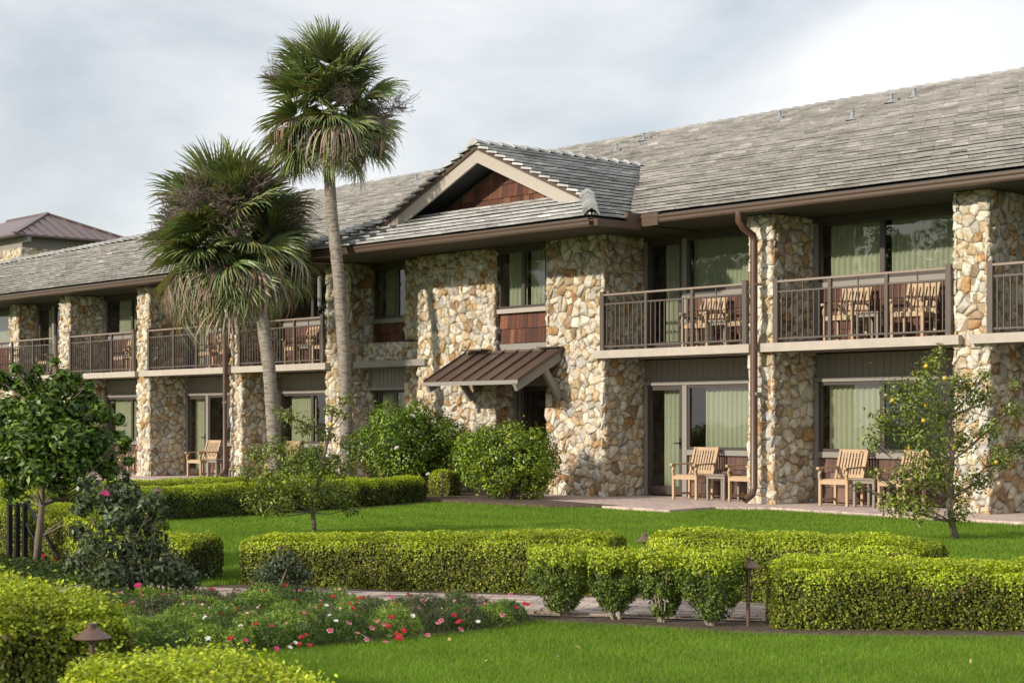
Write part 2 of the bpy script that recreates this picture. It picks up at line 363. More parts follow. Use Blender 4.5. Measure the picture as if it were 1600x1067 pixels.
def shingles(x0, x1, z0, z1, Y, row=.27, clipf=None, dull=0):
    p = MB().box(x0, x1, Y-.01, Y+.05, z0, z1).build('shingle_panel', M['soffit'], hotel, loc=((x0+x1)/2, Y, z0)) if clipf is None else clipf[0]
    nr = max(1, round((z1-z0)/row)); rh = (z1-z0)/nr
    for r in range(nr):
        x = x0-(rnd.random()*.1 if clipf else 0)
        while x < x1-.02:
            w = rnd.uniform(.09, .20); xb = min(x1, x+w)
            if x1-xb < .05: xb = x1
            za = z0+r*rh+rnd.uniform(-.006, .006); zb = z0+(r+1)*rh+.01
            poly = [(x+.003, za), (xb-.003, za), (xb-.003, zb), (x+.003, zb)]
            if clipf:
                for hp in clipf[1]: poly = clip(poly, *hp)
            else: poly = clip(poly, 0, 1, z1)
            if len(poly) > 2 and parea(poly) > .002:
                n = len(poly); d = rnd.uniform(0, .006)
                def yy(z): return Y-.012-.028*max(0, 1-(z-za)/(rh+.02))-d
                vs_ = [(a, yy(b_), b_) for a, b_ in poly]+[(a, Y-.008, b_) for a, b_ in poly]
                fs = [tuple(range(n))]+[(k, n+k, n+(k+1) % n, (k+1) % n) for k in range(n)]
                c = shcol(); g = (c[0]+c[1]+c[2])/3*1.35; c = tuple(q*(1-dull)+g*k2*dull for q, k2 in zip(c, (1.12, 1, .92)))
                piece('cedar_shingle', p, vs_, fs, M['shingle'], c, parea(poly), Vector((0, -1, 0)))
            x = xb
    return p
def sill(x0, x1, z, Y, h=.10, m='trimgrey', d=.09): return MB().box(x0, x1, Y-d, Y+.02, z-h, z).build('window_sill', M[m], hotel, loc=((x0+x1)/2, Y, z))
def trimv(x0, x1, z0, z1, Y, m='trimgrey', d=.09): return MB().box(x0, x1, Y-d, Y+.02, z0, z1).build('trim_board', M[m], hotel, loc=((x0+x1)/2, Y, z0))
Z2 = 2.88
def bay(xl, xr, lo, up):
    """back wall of one niche. lo/up: 'dw' door+window, 'w' window, with curtains"""
    # lower storey
    siding(xl, xr, 2.30, 2.72, B); MB().box(xl, xr, B-.10, B+.02, 2.225, 2.298).build('trim_board', M['trimgrey'], hotel, loc=((xl+xr)/2, B, 2.225))
    for lvl, (kind, c) in ((0, lo), (1, up)):
        z = FL if lvl == 0 else Z2; zt = 2.22 if lvl == 0 else 5.05; zs = .98 if lvl == 0 else 4.0
        x = xl+.10
        trimv(xl, x, z, zt, B)
        if kind == 'dw':
            door(x+.003, x+.93, z+.03, zt, B, c[0], rnd.choice((.1, .3)), rnd.choice((.9, .75))); trimv(x+.935, x+1.05, z, zt, B); x += 1.055
        ww = xr-.18-x; cur = c[1]
        window(x, xr-.18, zs, zt, B, mull=() if kind == 'dw' else (x+ww*.40,), curtains=cur)
        sill(x, xr-.003, zs-.003, B); shingles(x, xr-.003, z+.02, zs-.105, B, dull=.45 if lvl == 0 else .1)
        trimv(xr-.177, xr, zs, zt, B)
    MB().box(xl, xr, B-.12, B+.02, 5.053, 5.16).build('trim_board', M['soffit'], hotel, loc=((xl+xr)/2, B, 5.05))
G_ = 'green'; C_ = 'cream'
bay(-23.80, -20.13, ('dw', (G_, ((G_, .13, 1),))), ('dw', (G_, ((G_, 0, 1),))))
bay(-19.57, -15.87, ('w', (None, ((C_, .03, .36),))), ('w', (None, ((C_, .03, .37), (G_, .42, 1)))))
bay(-15.25, -11.6, ('dw', (G_, ((G_, 0, 1),))), ('dw', (G_, ((G_, 0, 1),))))
bay(-36.60, -33.0, ('w', (None, ((C_, .05, .36), (C_, .55, .70), (G_, .8, .97)))), ('w', (None, ((G_, .55, 1),))))
bay(-41.10, -37.09, ('dw', (C_, ((G_, .35, .6),))), ('dw', (G_, ((G_, 0, .4),))))
bay(-45.61, -41.76, ('w', (None, ((C_, .05, .38), (G_, .5, .95)))), ('w', (None, ((C_, .1, .42), (G_, .7, .95)))))
bay(-49.95, -46.24, ('dw', (G_, ((G_, 0, 1),))), ('dw', (G_, ((G_, 0, 1),))))
bay(-55, -50.5, ('dw', (G_, ((G_, 0, 1),))), ('w', (None, ((C_, 0, 1),))))
MB().box(-51.0, -50.6, B-.14, B-.1, Z2, 4.9).build('wood_panel', M['wood_red'], hotel, loc=(-50.8, B, Z2))
# central recess 1 (window over stone spandrel, lintel, window below)
y1 = D+.72
window(-31.98, -30.47, 3.88, 5.03, y1, mull=(-31.13,), curtains=((C_, .12, .36), (C_, .6, .9)))
sill(-32.07, -30.46, 3.877, y1); shingles(-32.06, -30.47, 3.325, 3.775, y1)
MB().box(-32.07, -30.45, y1-.1, y1+.02, 5.033, 5.13).build('trim_board', M['soffit'], hotel, loc=(-31.2, y1, 5.03))
MB().box(-31.8, -29.2, D-.10, D+.45, 2.74, 2.88).build('lintel', M['trimgrey'], hotel, loc=(-30.5, D, 2.74))
siding(-32.07, -30.46, 2.30, 2.74, y1-.15); MB().box(-32.07, -30.46, y1-.26, y1-.1, 2.24, 2.298).build('trim_board', M['trimgrey'], hotel, loc=(-31.2, y1, 2.24))
window(-32.0, -30.47, .95, 2.235, y1, mull=(-31.2,), curtains=((G_, .05, .45), (G_, .55, .95))); sill(-32.07, -30.46, .947, y1)
shingles(-32.06, -30.47, .05, .84, y1)
# central recess 2 (window over entry door)
y2 = D+.17
window(-26.99, -25.52, 3.84, 5.04, y2, mull=(-26.25,), curtains=((G_, .08, .46), (G_, .54, .95)))
MB().box(-27.02, -25.42, y2-.12, y2+.02, 5.043, 5.13).build('trim_board', M['soffit'], hotel, loc=(-26.2, y2, 5.04))
sill(-27.0, -25.43, 3.837, y2, .09, 'trim', .12); shingles(-27.0, -25.43, 3.13, 3.74, y2)
MB().box(-27.02, -25.43, y2-.04, y2+.05, 2.93, 3.12).build('trim_board', M['trimgrey'], hotel, loc=(-26.2, y2, 2.93))
MB().box(-27.02, -25.43, y2+.1, D+.9, 2.86, 2.92).build('porch_ceiling', M['trimgrey'], hotel, loc=(-26.2, y2, 2.9))
ye = D+.85
door(-27.0, -26.1, .12, 2.25, ye, None); MB().box(-27.0, -25.43, ye-.06, ye+.02, 2.255, 2.86).build('trim_board', M['trimgrey'], hotel, loc=(-26.2, ye, 2.25))
trimv(-26.095, -25.43, .1, 2.252, ye)
for i in range(3): trimv(-27.02, -26.98+.0*i, .1, 2.8, D+.52+.12*i+.06, 'trimgrey', .05)
# interior: dark partition, floors, outer shell
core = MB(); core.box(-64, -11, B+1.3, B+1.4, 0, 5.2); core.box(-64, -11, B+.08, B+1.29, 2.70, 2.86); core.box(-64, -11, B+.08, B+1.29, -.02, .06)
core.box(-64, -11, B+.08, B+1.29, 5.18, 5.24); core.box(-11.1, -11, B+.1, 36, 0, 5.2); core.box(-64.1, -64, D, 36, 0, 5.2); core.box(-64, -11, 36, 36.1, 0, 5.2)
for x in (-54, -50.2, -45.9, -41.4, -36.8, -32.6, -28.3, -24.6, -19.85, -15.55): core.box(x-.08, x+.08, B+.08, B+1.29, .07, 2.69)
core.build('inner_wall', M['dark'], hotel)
# balcony slabs + railings
def balcony(x0, x1, s0, s1, posts):
    y = D-.14
    MB().box(s0, s1, y, y+.16, 2.735, 2.885).build('balcony_edge', M['slab'], hotel, loc=((s0+s1)/2, D, 2.74))
    MB().box(x0-.02, x1+.02, y+.163, B, 2.745, 2.872).build('balcony_floor', M['siding'], hotel, loc=((s0+s1)/2, B, 2.74))
    yr = D-.055; r = MB(); a, c = posts[0], posts[-1]
    r.box(a, c, yr-.012, yr+.012, 2.945, 2.975); r.box(a, c, yr-.012, yr+.012, 3.76, 3.79)
    ro = r.build('balcony_railing', M['rail'], hotel, loc=((a+c)/2, yr, 2.9))
    MB().box(a-.02, c+.02, yr-.035, yr+.035, 3.935, 3.97).build('handrail', M['railtop'], ro)
    for i, p in enumerate(posts):
        w = .05 if i in (0, len(posts)-1) else .032
        MB().box(p-w, p+w, yr-.036 if w > .04 else yr-.026, yr+.036 if w > .04 else yr+.026, 2.887, 4.02 if w > .04 else 3.934).build('post', M['rail'], ro)
    for p, q in zip(posts, posts[1:]):
        n = max(2, round((q-p)/.118))
        for k in range(1, n):
            x = p+(q-p)*k/n; MB().box(x-.009, x+.009, yr-.009, yr+.009, 2.976, 3.759 if k != n//2 else 3.934).build('baluster', M['rail'], ro)
balcony(-23.8, -20.13, -23.99, -20.02, (-23.76, -22.60, -21.43, -20.17)); balcony(-19.58, -15.87, -19.84, -15.70, (-19.46, -18.29, -17.13, -15.93))
balcony(-15.25, -11.6, -15.5, -11.3, (-15.17, -14.0, -12.8, -11.65)); balcony(-36.6, -33.0, -36.84, -32.83, (-36.58, -35.4, -34.2, -33.04))
balcony(-41.11, -37.09, -41.43, -36.95, (-41.02, -39.74, -38.6, -37.2)); balcony(-45.61, -41.76, -45.55, -41.64, (-45.45, -44.22, -43.05, -41.83))
balcony(-52, -46.24, -52, -46.15, (-52, -50.6, -49.2, -47.8, -46.36))

# ------------------------------------------------------------------ roof
roof_p = .385
def tile_col(cool):
    k = rnd.uniform(.86, 1.12); c = (.53, .535, .53) if cool else (.365, .355, .34)
    if rnd.random() < .07: k *= .78
    if rnd.random() < .04: k *= 1.3
    return tuple(x*k for x in c)
def tiles(parent, O, U, S, regions, cool=False, ex=.285, tw=.34):
    """O origin on the eave, U along the eave, S up the slope; regions = list of half plane lists in (a,b)"""
    O = Vector(O); U = Vector(U).normalized(); S = Vector(S).normalized(); Nn = U.cross(S)
    for (a0, a1, b0, b1, hps) in regions:
        r0 = int(math.floor(b0/ex+.001))
        for r in range(r0, int(math.ceil(b1/ex-.001))):
            off = (r % 2)*tw/2+rnd.uniform(-.02, .02); rowlift = rnd.uniform(-.004, .006)
            i = int(math.floor((a0-off)/tw))
            while i*tw+off < a1:
                x = i*tw+off; i += 1; bb = r*ex+rnd.uniform(-.006, .006)
                poly = [(x+.0015, bb), (x+tw-.0015, bb), (x+tw-.0015, (r+1)*ex+.03), (x+.0015, (r+1)*ex+.03)]
                poly = clip(clip(clip(clip(poly, -1, 0, -a0), 1, 0, a1), 0, 1, b1+.03), 0, -1, -b0+.012)
                for hp in hps: poly = clip(poly, *hp)
                if len(poly) < 3 or parea(poly) < .004: continue
                n = len(poly); lift = rowlift+rnd.uniform(-.002, .003)
                def hh(b): return .072*(1-(b-bb)/(ex+.04))+.004+lift
                vs_ = [tuple(O+U*a+S*b+Nn*hh(b)) for a, b in poly]+[tuple(O+U*a+S*b+Nn*(hh(b)-.043)) for a, b in poly]
                fs = [tuple(range(n))]+[(k, n+k, n+(k+1) % n, (k+1) % n) for k in range(n)]
                piece('roof_tile', parent, vs_, fs, M['tile'], tile_col(cool), parea(poly), Nn)
def caps(parent, p, q, w=.20, cool=False, step=.34, hgt=.09, lift=.03, shell=False):
    p = Vector(p); q = Vector(q); d = (q-p); L = d.length; d.normalize(); sd_ = d.cross(Vector((0, 0, 1))).normalized(); up = sd_.cross(d)
    n = int(L/step)
    for i in range(n+1):
        a = p+d*i*step; b = a+d*(step+.05); l0 = .03+rnd.uniform(0, .01); vs_ = []
        for c, ww, l in ((a, w*1.08, l0+lift), (b, w*.94, 0)):
            for s, hz_ in ((-1, -.03), (-.55, hgt*.55), (0, hgt*1.1), (.55, hgt*.55), (1, -.03)): vs_.append(tuple(c+sd_*s*ww+up*(hz_+l)))
        if shell:
            vs_ += [tuple(Vector(x)-up*.035) for x in vs_]; fs = [(k, k+1, 6+k, 5+k) for k in range(4)]+[(k, 10+k, 11+k, k+1) for k in range(4)]+[(10+k, 15+k, 16+k, 11+k) for k in range(4)]+[(0, 5, 15, 10), (4, 14, 19, 9)]
            piece('ridge_tile', parent, vs_, fs, M['tile'], tile_col(cool), w*step*1.5, up); continue
        vs_.append(tuple(a-up*.05)); 
        fs = [(k, k+1, 6+k, 5+k) for k in range(4)]+[(10, 1, 0), (10, 2, 1), (10, 3, 2), (10, 4, 3)]
        piece('ridge_tile', parent, vs_, fs, M['tile'], tile_col(cool), w*step*1.5, up)
XL, XR = -64.0, -11.0; EY = 23.0; EZ = 5.33
cosr = 1/math.hypot(1, roof_p); S_main = Vector((0, 1, roof_p)).normalized()
RY = 32.3; bR = (RY-EY)/cosr
def mainz(y): return EZ+roof_p*(y-EY)
# central roof
CX = -26.94; CE = 21.72; CZ = 5.21; CR = -22.3; CL_ = -31.6; GY = 23.0; AZ = 7.19
ps = (AZ-CZ)/(CR-CX)
jY = EY+(AZ-EZ)/roof_p
vR = CX+(AZ-EZ)/ps; vL = CX-(AZ-EZ)/ps   # where side slopes meet the main eave height
bj = (jY-EY)/cosr
rf = MB().add([(XR, EY, EZ-.03), (XL, EY, EZ-.03), (XL, 27.25, mainz(27.25)-.03), (-50.4, 28.75, mainz(28.75)-.03), (-46.3, RY, mainz(RY)-.03), (XR, RY, mainz(RY)-.03)], [(0, 5, 4, 3, 2, 1)])
rf.add([(XR, RY, mainz(RY)-.03), (-46.3, RY, mainz(RY)-.03), (-46.3, 42, EZ), (XR, 42, EZ)], [(0, 3, 2, 1)])
rf.add([(-46.3, RY, mainz(RY)-.03), (-50.4, 28.75, mainz(28.75)-.03), (XL, 27.25, mainz(27.25)-.03), (XL, 36, EZ), (-46.3, 42, EZ)], [(0, 4, 3, 2, 1)])
rf.add([(XR, EY, EZ-.05), (XR, 42, EZ-.05), (XR, RY, mainz(RY)-.05)], [(0, 1, 2)])
roof = rf.build('roof', M['under'], hotel, loc=(-28, EY, EZ))
O_ = Vector((0, EY, EZ))
def hp_line(p, q, inside):
    a = q[1]-p[1]; b = -(q[0]-p[0]); c = a*p[0]+b*p[1]
    if a*inside[0]+b*inside[1] > c: a, b, c = -a, -b, -c
    return (a, b, c)
bt = math.ceil(bj/.285)*.285
rightv = hp_line((vR, 0), (CX, bj), (-12, 1)); leftv = hp_line((vL, 0), (CX, bj), (-60, 1))
hipl = hp_line((-50.4, (28.75-EY)/cosr), (-46.3, bR), (-20, 1)); hip2 = hp_line((XL, (27.25-EY)/cosr), (-50.4, (28.75-EY)/cosr), (-50, 0))
nb = round(bR/.285)*.285
tiles(roof, O_, X_, S_main, [(CX, XR, 0, bt, [rightv]), (-50.4, CX, 0, bt, [leftv, hipl]), (XL, -50.4, 0, bt, [hip2]), (-50.4, XR, bt, bR, [hipl]), (XL, -50.4, bt, bR, [hip2])])
for x0 in (1,):
    caps(roof, (-46.3, RY, mainz(RY)-.02), (XR, RY, mainz(RY)-.02), w=.17, lift=.0, hgt=.07); caps(roof, (-50.4, 28.75, mainz(28.75)+.03), (-46.3, RY, mainz(RY)+.03)); caps(roof, (XL, 27.25, mainz(27.25)+.03), (-50.4, 28.75, mainz(28.75)+.03))
# eave closing board, soffit, gutter for wings and centre
def gutter(pts, name='gutter'):
    b = MB(); prof = [(.0, 0), (-.09, 0), (-.105, .03), (-.105, .07), (-.125, .10), (-.125, .135), (-.105, .135), (-.09, .02), (-.0, .02), (0, .12), (.012, .12), (.012, 0)]
    for p, q in zip(pts, pts[1:]):
        p = Vector(p); q = Vector(q); d = (q-p).normalized(); out = Vector((-d.y, d.x, 0)) if False else Vector((d.y, -d.x, 0))
        k = len(prof); vs_ = [tuple(p+out*(-a)+Vector((0, 0, z))) for a, z in prof]+[tuple(q+out*(-a)+Vector((0, 0, z))) for a, z in prof]
        b.add(vs_, [(i, (i+1) % k, k+(i+1) % k, k+i) for i in range(k)]+[tuple(range(k))[::-1], tuple(range(k, 2*k))])
    return b.build(name, M['gutter'], hotel, loc=pts[0])
gutter([(CR+.05, EY+.03, 5.15), (XR, EY+.03, 5.15)]); gutter([(XL, EY+.03, 5.15), (CL_-.05, EY+.03, 5.15)])
gutter([(CL_, CE+.05, 5.07), (CR, CE+.05, 5.04)])
gj = MB()
for k in range(20):
    x = XR-1.9-k*2.9
    if CL_-.3 < x < CR+.3: continue
    gj.box(x-.03, x+.03, EY-.079, EY-.02, 5.147, 5.150).box(x-.03, x+.03, EY-.099, EY-.094, 5.25, 5.288)
gj.build('gutter_joints', M['pipe'], hotel, kind='stuff')
g3 = MB(); g3.box(CR-.012, CR+.11, CE+.053, EY-.10, 5.045, 5.165); g3.build('gutter', M['gutter'], hotel, loc=(CR, CE, 5.04))
g4 = MB(); g4.box(CL_-.11, CL_+.012, CE+.053, EY-.10, 5.045, 5.165); g4.build('gutter', M['gutter'], hotel, loc=(CL_, CE, 5.04))
MB().box(CR+.10, CR+.52, EY-.09, EY+.0, 5.10, 5.33).box(CR-.03, CR+.06, EY-.4, EY-.085, 5.10, 5.35).build('splash_guard', M['gutter'], hotel, loc=(CR, EY, 5.1))
sf = MB(); sf.box(CR+.015, XR, EY+.045, B+.05, 5.165, 5.20); sf.box(XL, CL_-.015, EY+.045, B+.05, 5.165, 5.20); sf.build('soffit', M['soffit'], hotel, loc=(-28, EY, 5.16))
sf = MB(); sf.box(CL_+.013, CR-.013, CE+.065, B+.02, 5.135, 5.162); sf.build('soffit', M['soffit'], hotel, loc=(CX, CE, 5.13))
bb = MB(); bb.box(XL, CL_, EY+.045, EY+.07, 5.202, 5.30); bb.box(CR, XR, EY+.045, EY+.07, 5.202, 5.30); bb.build('fascia_board', M['frame'], hotel, loc=(-28, EY, 5.2))
# central dutch gable: underlay
cr = MB(); fy = CE+.02
gR = CR-(5.80-CZ)/ps; gL = 2*CX-gR; GZ = 5.80
cr.add([(CL_, fy, CZ-.03), (CR, fy, CZ-.03), (gR, GY+.1, GZ-.03), (gL, GY+.1, GZ-.03)], [(0, 1, 2, 3)])
cr.add([(CR, fy, CZ-.03), (CR, EY+.3, CZ-.03), (CX, jY+.3, AZ-.03), (CX, GY, AZ-.03), (gR, GY, GZ-.03)], [(0, 1, 2, 3, 4)])
cr.add([(CL_, fy, CZ-.03), (CL_, EY+.3, CZ-.03), (CX, jY+.3, AZ-.03), (CX, GY, AZ-.03), (gL, GY, GZ-.03)], [(4, 3, 2, 1, 0)])
croof = cr.build('entrance_roof', M['under'], hotel, loc=(CX, CE, CZ))
pf = (GZ-CZ)/(GY+.1-fy); Sf = Vector((0, 1, pf)).normalized(); cf = 1/math.hypot(1, pf); bF = (GY+.45-fy)/cf; exf = .285
# front slope (trapezoid cut by both hips); hips rise from the eave corners to the gable feet
hR = hp_line((CR, 0), (gR, (GY+.1-fy)/cf), (CX, .1)); hL = hp_line((CL_, 0), (gL, (GY+.1-fy)/cf), (CX, .1))
tiles(croof, (0, fy, CZ), X_, Sf, [(CL_, CR, 0, round(bF/exf)*exf, [hR, hL])], cool=True)
Ss = Vector((-1, 0, ps)).normalized(); cs = 1/math.hypot(1, ps)
# right slope, a runs along +Y, b up towards -X
def sb(x): return (CR-x)/cs
vl = hp_line((EY, sb(vR)), (jY, sb(CX)), (GY, sb(gR)+.5)); hpR = hp_line((fy, 0), (GY+.1, sb(gR)), (GY+2, .1))
tiles(croof, (CR, 0, CZ), Y_, Ss, [(fy, jY+.2, 0, round(sb(gR)/.285)*.285, [vl, hpR]), (GY-.12, jY+.2, round(sb(gR)/.285)*.285, sb(CX), [vl])], cool=True)
Sl = Vector((1, 0, ps)).normalized(); vl2 = hp_line((-EY, sb(vR)), (-jY, sb(CX)), (-GY, sb(gR)+.5)); hpL = hp_line((-fy, 0), (-GY-.1, sb(gR)), (-GY-2, .1))
tiles(croof, (CL_, 0, CZ), (0, -1, 0), Sl, [(-jY-.2, -fy, 0, round(sb(gR)/.285)*.285, [vl2, hpL]), (-jY-.2, -GY+.12, round(sb(gR)/.285)*.285, sb(CX), [vl2])], cool=True)
caps(croof, (CX, GY-.14, AZ+.02), (CX, jY-.1, AZ+.02), cool=True, w=.16, hgt=.06, lift=.004); caps(croof, (CR, fy, CZ+.02), (gR-.02, GY-.02, GZ+.02), w=.135, cool=True, step=.17, hgt=.085, lift=.04, shell=True); caps(croof, (CL_, fy, CZ+.05), (gL, GY, GZ+.05), w=.16, cool=True, step=.2)
# gable boards
gy = GY-.02
def rake(name, zt, zb, y0, y1, m, xin=0):
    b = MB()
    for s in (1, -1):
        foot = gR-CX
        p0 = (CX, zt); p1 = (CX+s*foot*(1), GZ+zt-AZ)
        top = [(CX, AZ+zt), (CX+s*foot, GZ+zt+.0), (CX+s*foot, GZ+zb), (CX, AZ+zb)]
        vs_ = [(x, y0, z) for x, z in top]+[(x, y1, z) for x, z in top]
        fs = [(0, 1, 2, 3), (7, 6, 5, 4), (0, 4, 5, 1), (1, 5, 6, 2), (2, 6, 7, 3)]
        b.add(vs_, fs if s < 0 else [f[::-1] for f in fs])
    return b.build(name, M[m], gab)
gw = MB().add([(gL+.4, GY+.80, GZ-.02), (gR-.4, GY+.80, GZ-.02), (CX, GY+.80, AZ-.25)], [(0, 1, 2)])
gab = gw.build('gable', M['soffit'], hotel, loc=(CX, GY, GZ))
rake('rake_board', -.02, -.10, gy-.04, gy+.0, 'gutter'); rake('fascia_board', -.10, -.37, gy-.0+.003, gy+.05, 'trim')
# flat returns at the feet of the gable boards
sl = (AZ-GZ)/(gR-CX)
clipg = [(sl, 1, AZ-.30+sl*CX), (-sl, 1, AZ-.30-sl*CX)]
shingles(gL+.5, gR-.5, GZ+.10, AZ-.2, GY+.78, row=.26, clipf=(gab, clipg))
# roof vents
vents = MB()
for (x, y, big) in ((-25.7, 31.1, 0), (-22.3, 29.36, 1), (-22.32, 30.74, 0), (-21.87, 30.92, 1), (-30.2, 30.3, 0), (-30.2, 31.26, 0), (-38.9, 30.9, 0)):
    z = mainz(y)+.02; v = MB(); r_ = .04 if big else .03
    v.lathe((x, y, z), [(r_, -.02), (r_, .20), (r_+.012, .202), (r_+.012, .225), (0.001, .23)], 12); v.lathe((x, y, z), [(.16, .01), (.10, .03), (r_+.01, .09)], 12)
    v.build('vent_pipe', M['grey_metal'], roof, smooth=False)
# downspouts
def spout(x, y, top=5.15, lower=.12, r=.065, bend=.28):
    pts = [(x-.06, EY-.03, top+.02), (x-.06, EY-.03, top-.14), (x-.03, EY+.06, top-.26), (x, y-.02, top-.38), (x, y, top-.48), (x, y, 2.4), (x, y, lower+.25), (x-.0, y-.05, lower+.12), (x-.04, y-.2, lower+.02)]
    d = MB().tube(pts, r, 12, cap=False).build('downspout', M['pipe'], hotel, loc=(x, y, 0), smooth=True)
    MB().box(x-r-.02, x+r+.02, y-.03, y+.12, 1.98, 2.03).build('strap', M['trimgrey'], d)
    MB().box(x-r-.02, x+r+.02, y-.03, y+.12, 3.9, 3.93).build('strap', M['pipe'], d)
spout(-19.83, D-.22); spout(-37.0, D-.22, r=.055); 
cond = MB().tube([(-33.1, D-.1, 4.9), (-33.1, D-.1, 4.2)], .05, 8).build('downspout', M['grey_metal'], hotel, loc=(-33.1, D, 4))

# entrance canopy
cx0, cx1 = -27.86, -24.91; cyf = D-1.22; ztop = 2.96; zf = 2.32
can = MB(); can.add([(cx0, cyf, zf), (cx1, cyf, zf), (cx1, D-.02, ztop), (cx0, D-.02, ztop), (cx0, cyf, zf-.03), (cx1, cyf, zf-.03), (cx1, D-.02, ztop-.03), (cx0, D-.02, ztop-.03)],
    [(0, 1, 2, 3), (7, 6, 5, 4), (0, 4, 5, 1), (1, 5, 6, 2), (3, 7, 4, 0)])
canopy = can.build('entrance_canopy', M['canopy'], hotel, loc=(CX, D, zf))
for i in range(8):
    x = cx0+.01+(cx1-cx0-.02)*i/7; MB().beam((x, cyf+.01, zf+.02), (x, D-.05, ztop+.02), .022, .04).build('standing_seam', M['canopy'], canopy)
MB().box(cx0, cx1, cyf-.02, cyf-.002, zf-.075, zf+.004).build('fascia_board', M['trimgrey'], canopy)
for x in (cx0+.16, cx1-.10):
    MB().beam((x, cyf+.005, zf-.13), (x, D-.03, ztop-.14), .09, .17).build('rafter', M['trimgrey'], canopy)
    MB().beam((x, D-.42, ztop-.45), (x, D-.02, ztop-.98), .088, .13).build('brace', M['trimgrey'], canopy)
MB().box(cx0+.1, cx0+.75, D-.28, D-.01, 2.985, 3.02).build('flashing', M['canopy'], canopy); MB().box(cx1-.6, cx1, D-.2, D-.01, 2.985, 3.01).build('flashing', M['canopy'], canopy)
MB().box(cx0+.1, cx1-.05, D-.1, D-.02, 2.93, 2.98).build('flashing', M['canopy'], canopy)

# tower block far left
tw = empty('tower_building', (-74, 37, 0), 'stone tower with brown metal hip roof rising behind the left roof end', 'building')
tx, ty, tz = -70.4, 33.7, 9.72; S6 = 6.0; ap = (tx-5.2, ty+3.0, 12.0-.35)
t_ = MB(); t_.box(tx-9.2, tx-.6, ty+.6, ty+5.6, 0, 9.15); wt = t_.build('wall', M['mortar'], tw)
masonry(wt, (tx-7.5, ty+.6, 7.4), X_, Z_, 6.9, 1.78, size=.26); masonry(wt, (tx-.6, ty+.6, 7.4), Y_, Z_, 5, 1.78, size=.26)
sg = MB().box(tx-9.15, tx-.65, ty+.65, ty+5.5, 9.13, tz-.06)
for i in range(28): sg.box(tx-.652, tx-.64, ty+.7+i*.17, ty+.85+i*.17, 9.16, tz-.1)
sg.build('siding', M['trimgrey'], tw)
ry = MB(); A = (tx-3.0, ty+3.0, tz+1.35); A2 = (tx-7, ty+3.0, tz+1.35); c = [(tx, ty, tz), (tx, ty+6, tz), (tx-10, ty+6, tz), (tx-10, ty, tz)]
ry.add([c[0], c[1], c[2], c[3], A, A2], [(0, 1, 4), (0, 4, 5, 3), (1, 2, 5, 4), (2, 3, 5)]); ry.add([(q[0], q[1], q[2]-.08) for q in c], [(3, 2, 1, 0)]); ry.add(c+[(q[0], q[1], q[2]-.08) for q in c], [(0, 4, 5, 1), (3, 7, 4, 0)])
troof = ry.build('roof', M['towermetal'], tw)
for i in range(1, 12):
    y = ty+6*i/12; t = min(i, 12-i)/6; MB().beam((tx, y, tz+.02), (tx-3.0*t, y, tz+1.35*t+.02), .04, .05).build('standing_seam', M['towermetal'], troof)
for p in ((tx, ty, tz), (tx, ty+6, tz)): MB().beam((p[0], p[1], p[2]+.03), (A[0], A[1], A[2]+.03), .22, .06).build('hip_cap', M['towermetal'], troof)
MB().beam(A, A2, .2, .08).build('ridge_cap', M['towermetal'], troof)
for y in (ty+.7, ty+5.3): MB().box(tx-.75, tx-.05, y-.09, y+.09, tz-.32, tz-.09).build('bracket', M['trimgrey'], tw)

# ------------------------------------------------------------------ ground
def poly_sheet(name, pts, z, m, kind='structure', thick=0):
    b = MB(); n = len(pts)
    b.add([(x, y, z) for x, y in pts], [tuple(range(n))])
    if thick: b.add([(x, y, z) for x, y in pts]+[(x, y, z-thick) for x, y in pts], [(i, n+i, n+(i+1) % n, (i+1) % n) for i in range(n)])
    o = b.build(name, M[m]); o['kind'] = kind; return o
poly_sheet('ground', [(-1200, -1200), (1200, -1200), (1200, 1200), (-1200, 1200)], 0, 'lawn')
pat = poly_sheet('patio', [(-66, 22.0), (-30, 22.3), (-26.2, 22.2), (-24.1, 21.35), (-21.0, 20.95), (-19.5, 20.8), (-19.72, 22.15), (-19.0, 22.75), (-16, 22.3), (-13.7, 22.1), (-9, 22.0), (-9, 26), (-66, 26)], .065, 'bricks', thick=.12)
poly_sheet('mulch_bed', [(-27.5, 20.2), (-22.0, 20.4), (-21.0, 21.2), (-24, 21.8), (-26.6, 23.4), (-31, 23.4), (-30.5, 21.6)], .071, 'mulch', thick=.07)
poly_sheet('mulch_bed', [(-22.75, 11), (-23.0, 14), (-23.45, 16.2), (-24.3, 18.6), (-25.1, 20.9), (-27.6, 20.9), (-27.4, 11)], .006, 'mulch')
poly_sheet('mulch_bed', [(-14.6, 7.9), (-13.2, 8.35), (-9.9, 10.35), (-9.2, 10.75), (-7.6, 11.3), (-7.4, 12.1), (-10.2, 11.7), (-14.3, 9.6)], .006, 'mulch')
poly_sheet('mulch_bed', [(-16.9, 4.6), (-13, 3.9), (-10.2, 5.3), (-9.55, 6.1), (-9.42, 7.1), (-9.4, 8.05), (-9.55, 8.75), (-8.0, 9.3), (-6.1, 10.9), (-4.5, 13.1), (-5.2, 13.7), (-7.0, 11.6), (-8.3, 10.6), (-12.4, 7.6), (-16.9, 8.2)], .010, 'mulch')
poly_sheet('mulch_bed', [(-20, 7.9), (-15.4, 7.7), (-15.2, 9.2), (-20, 9.4)], .014, 'mulch')
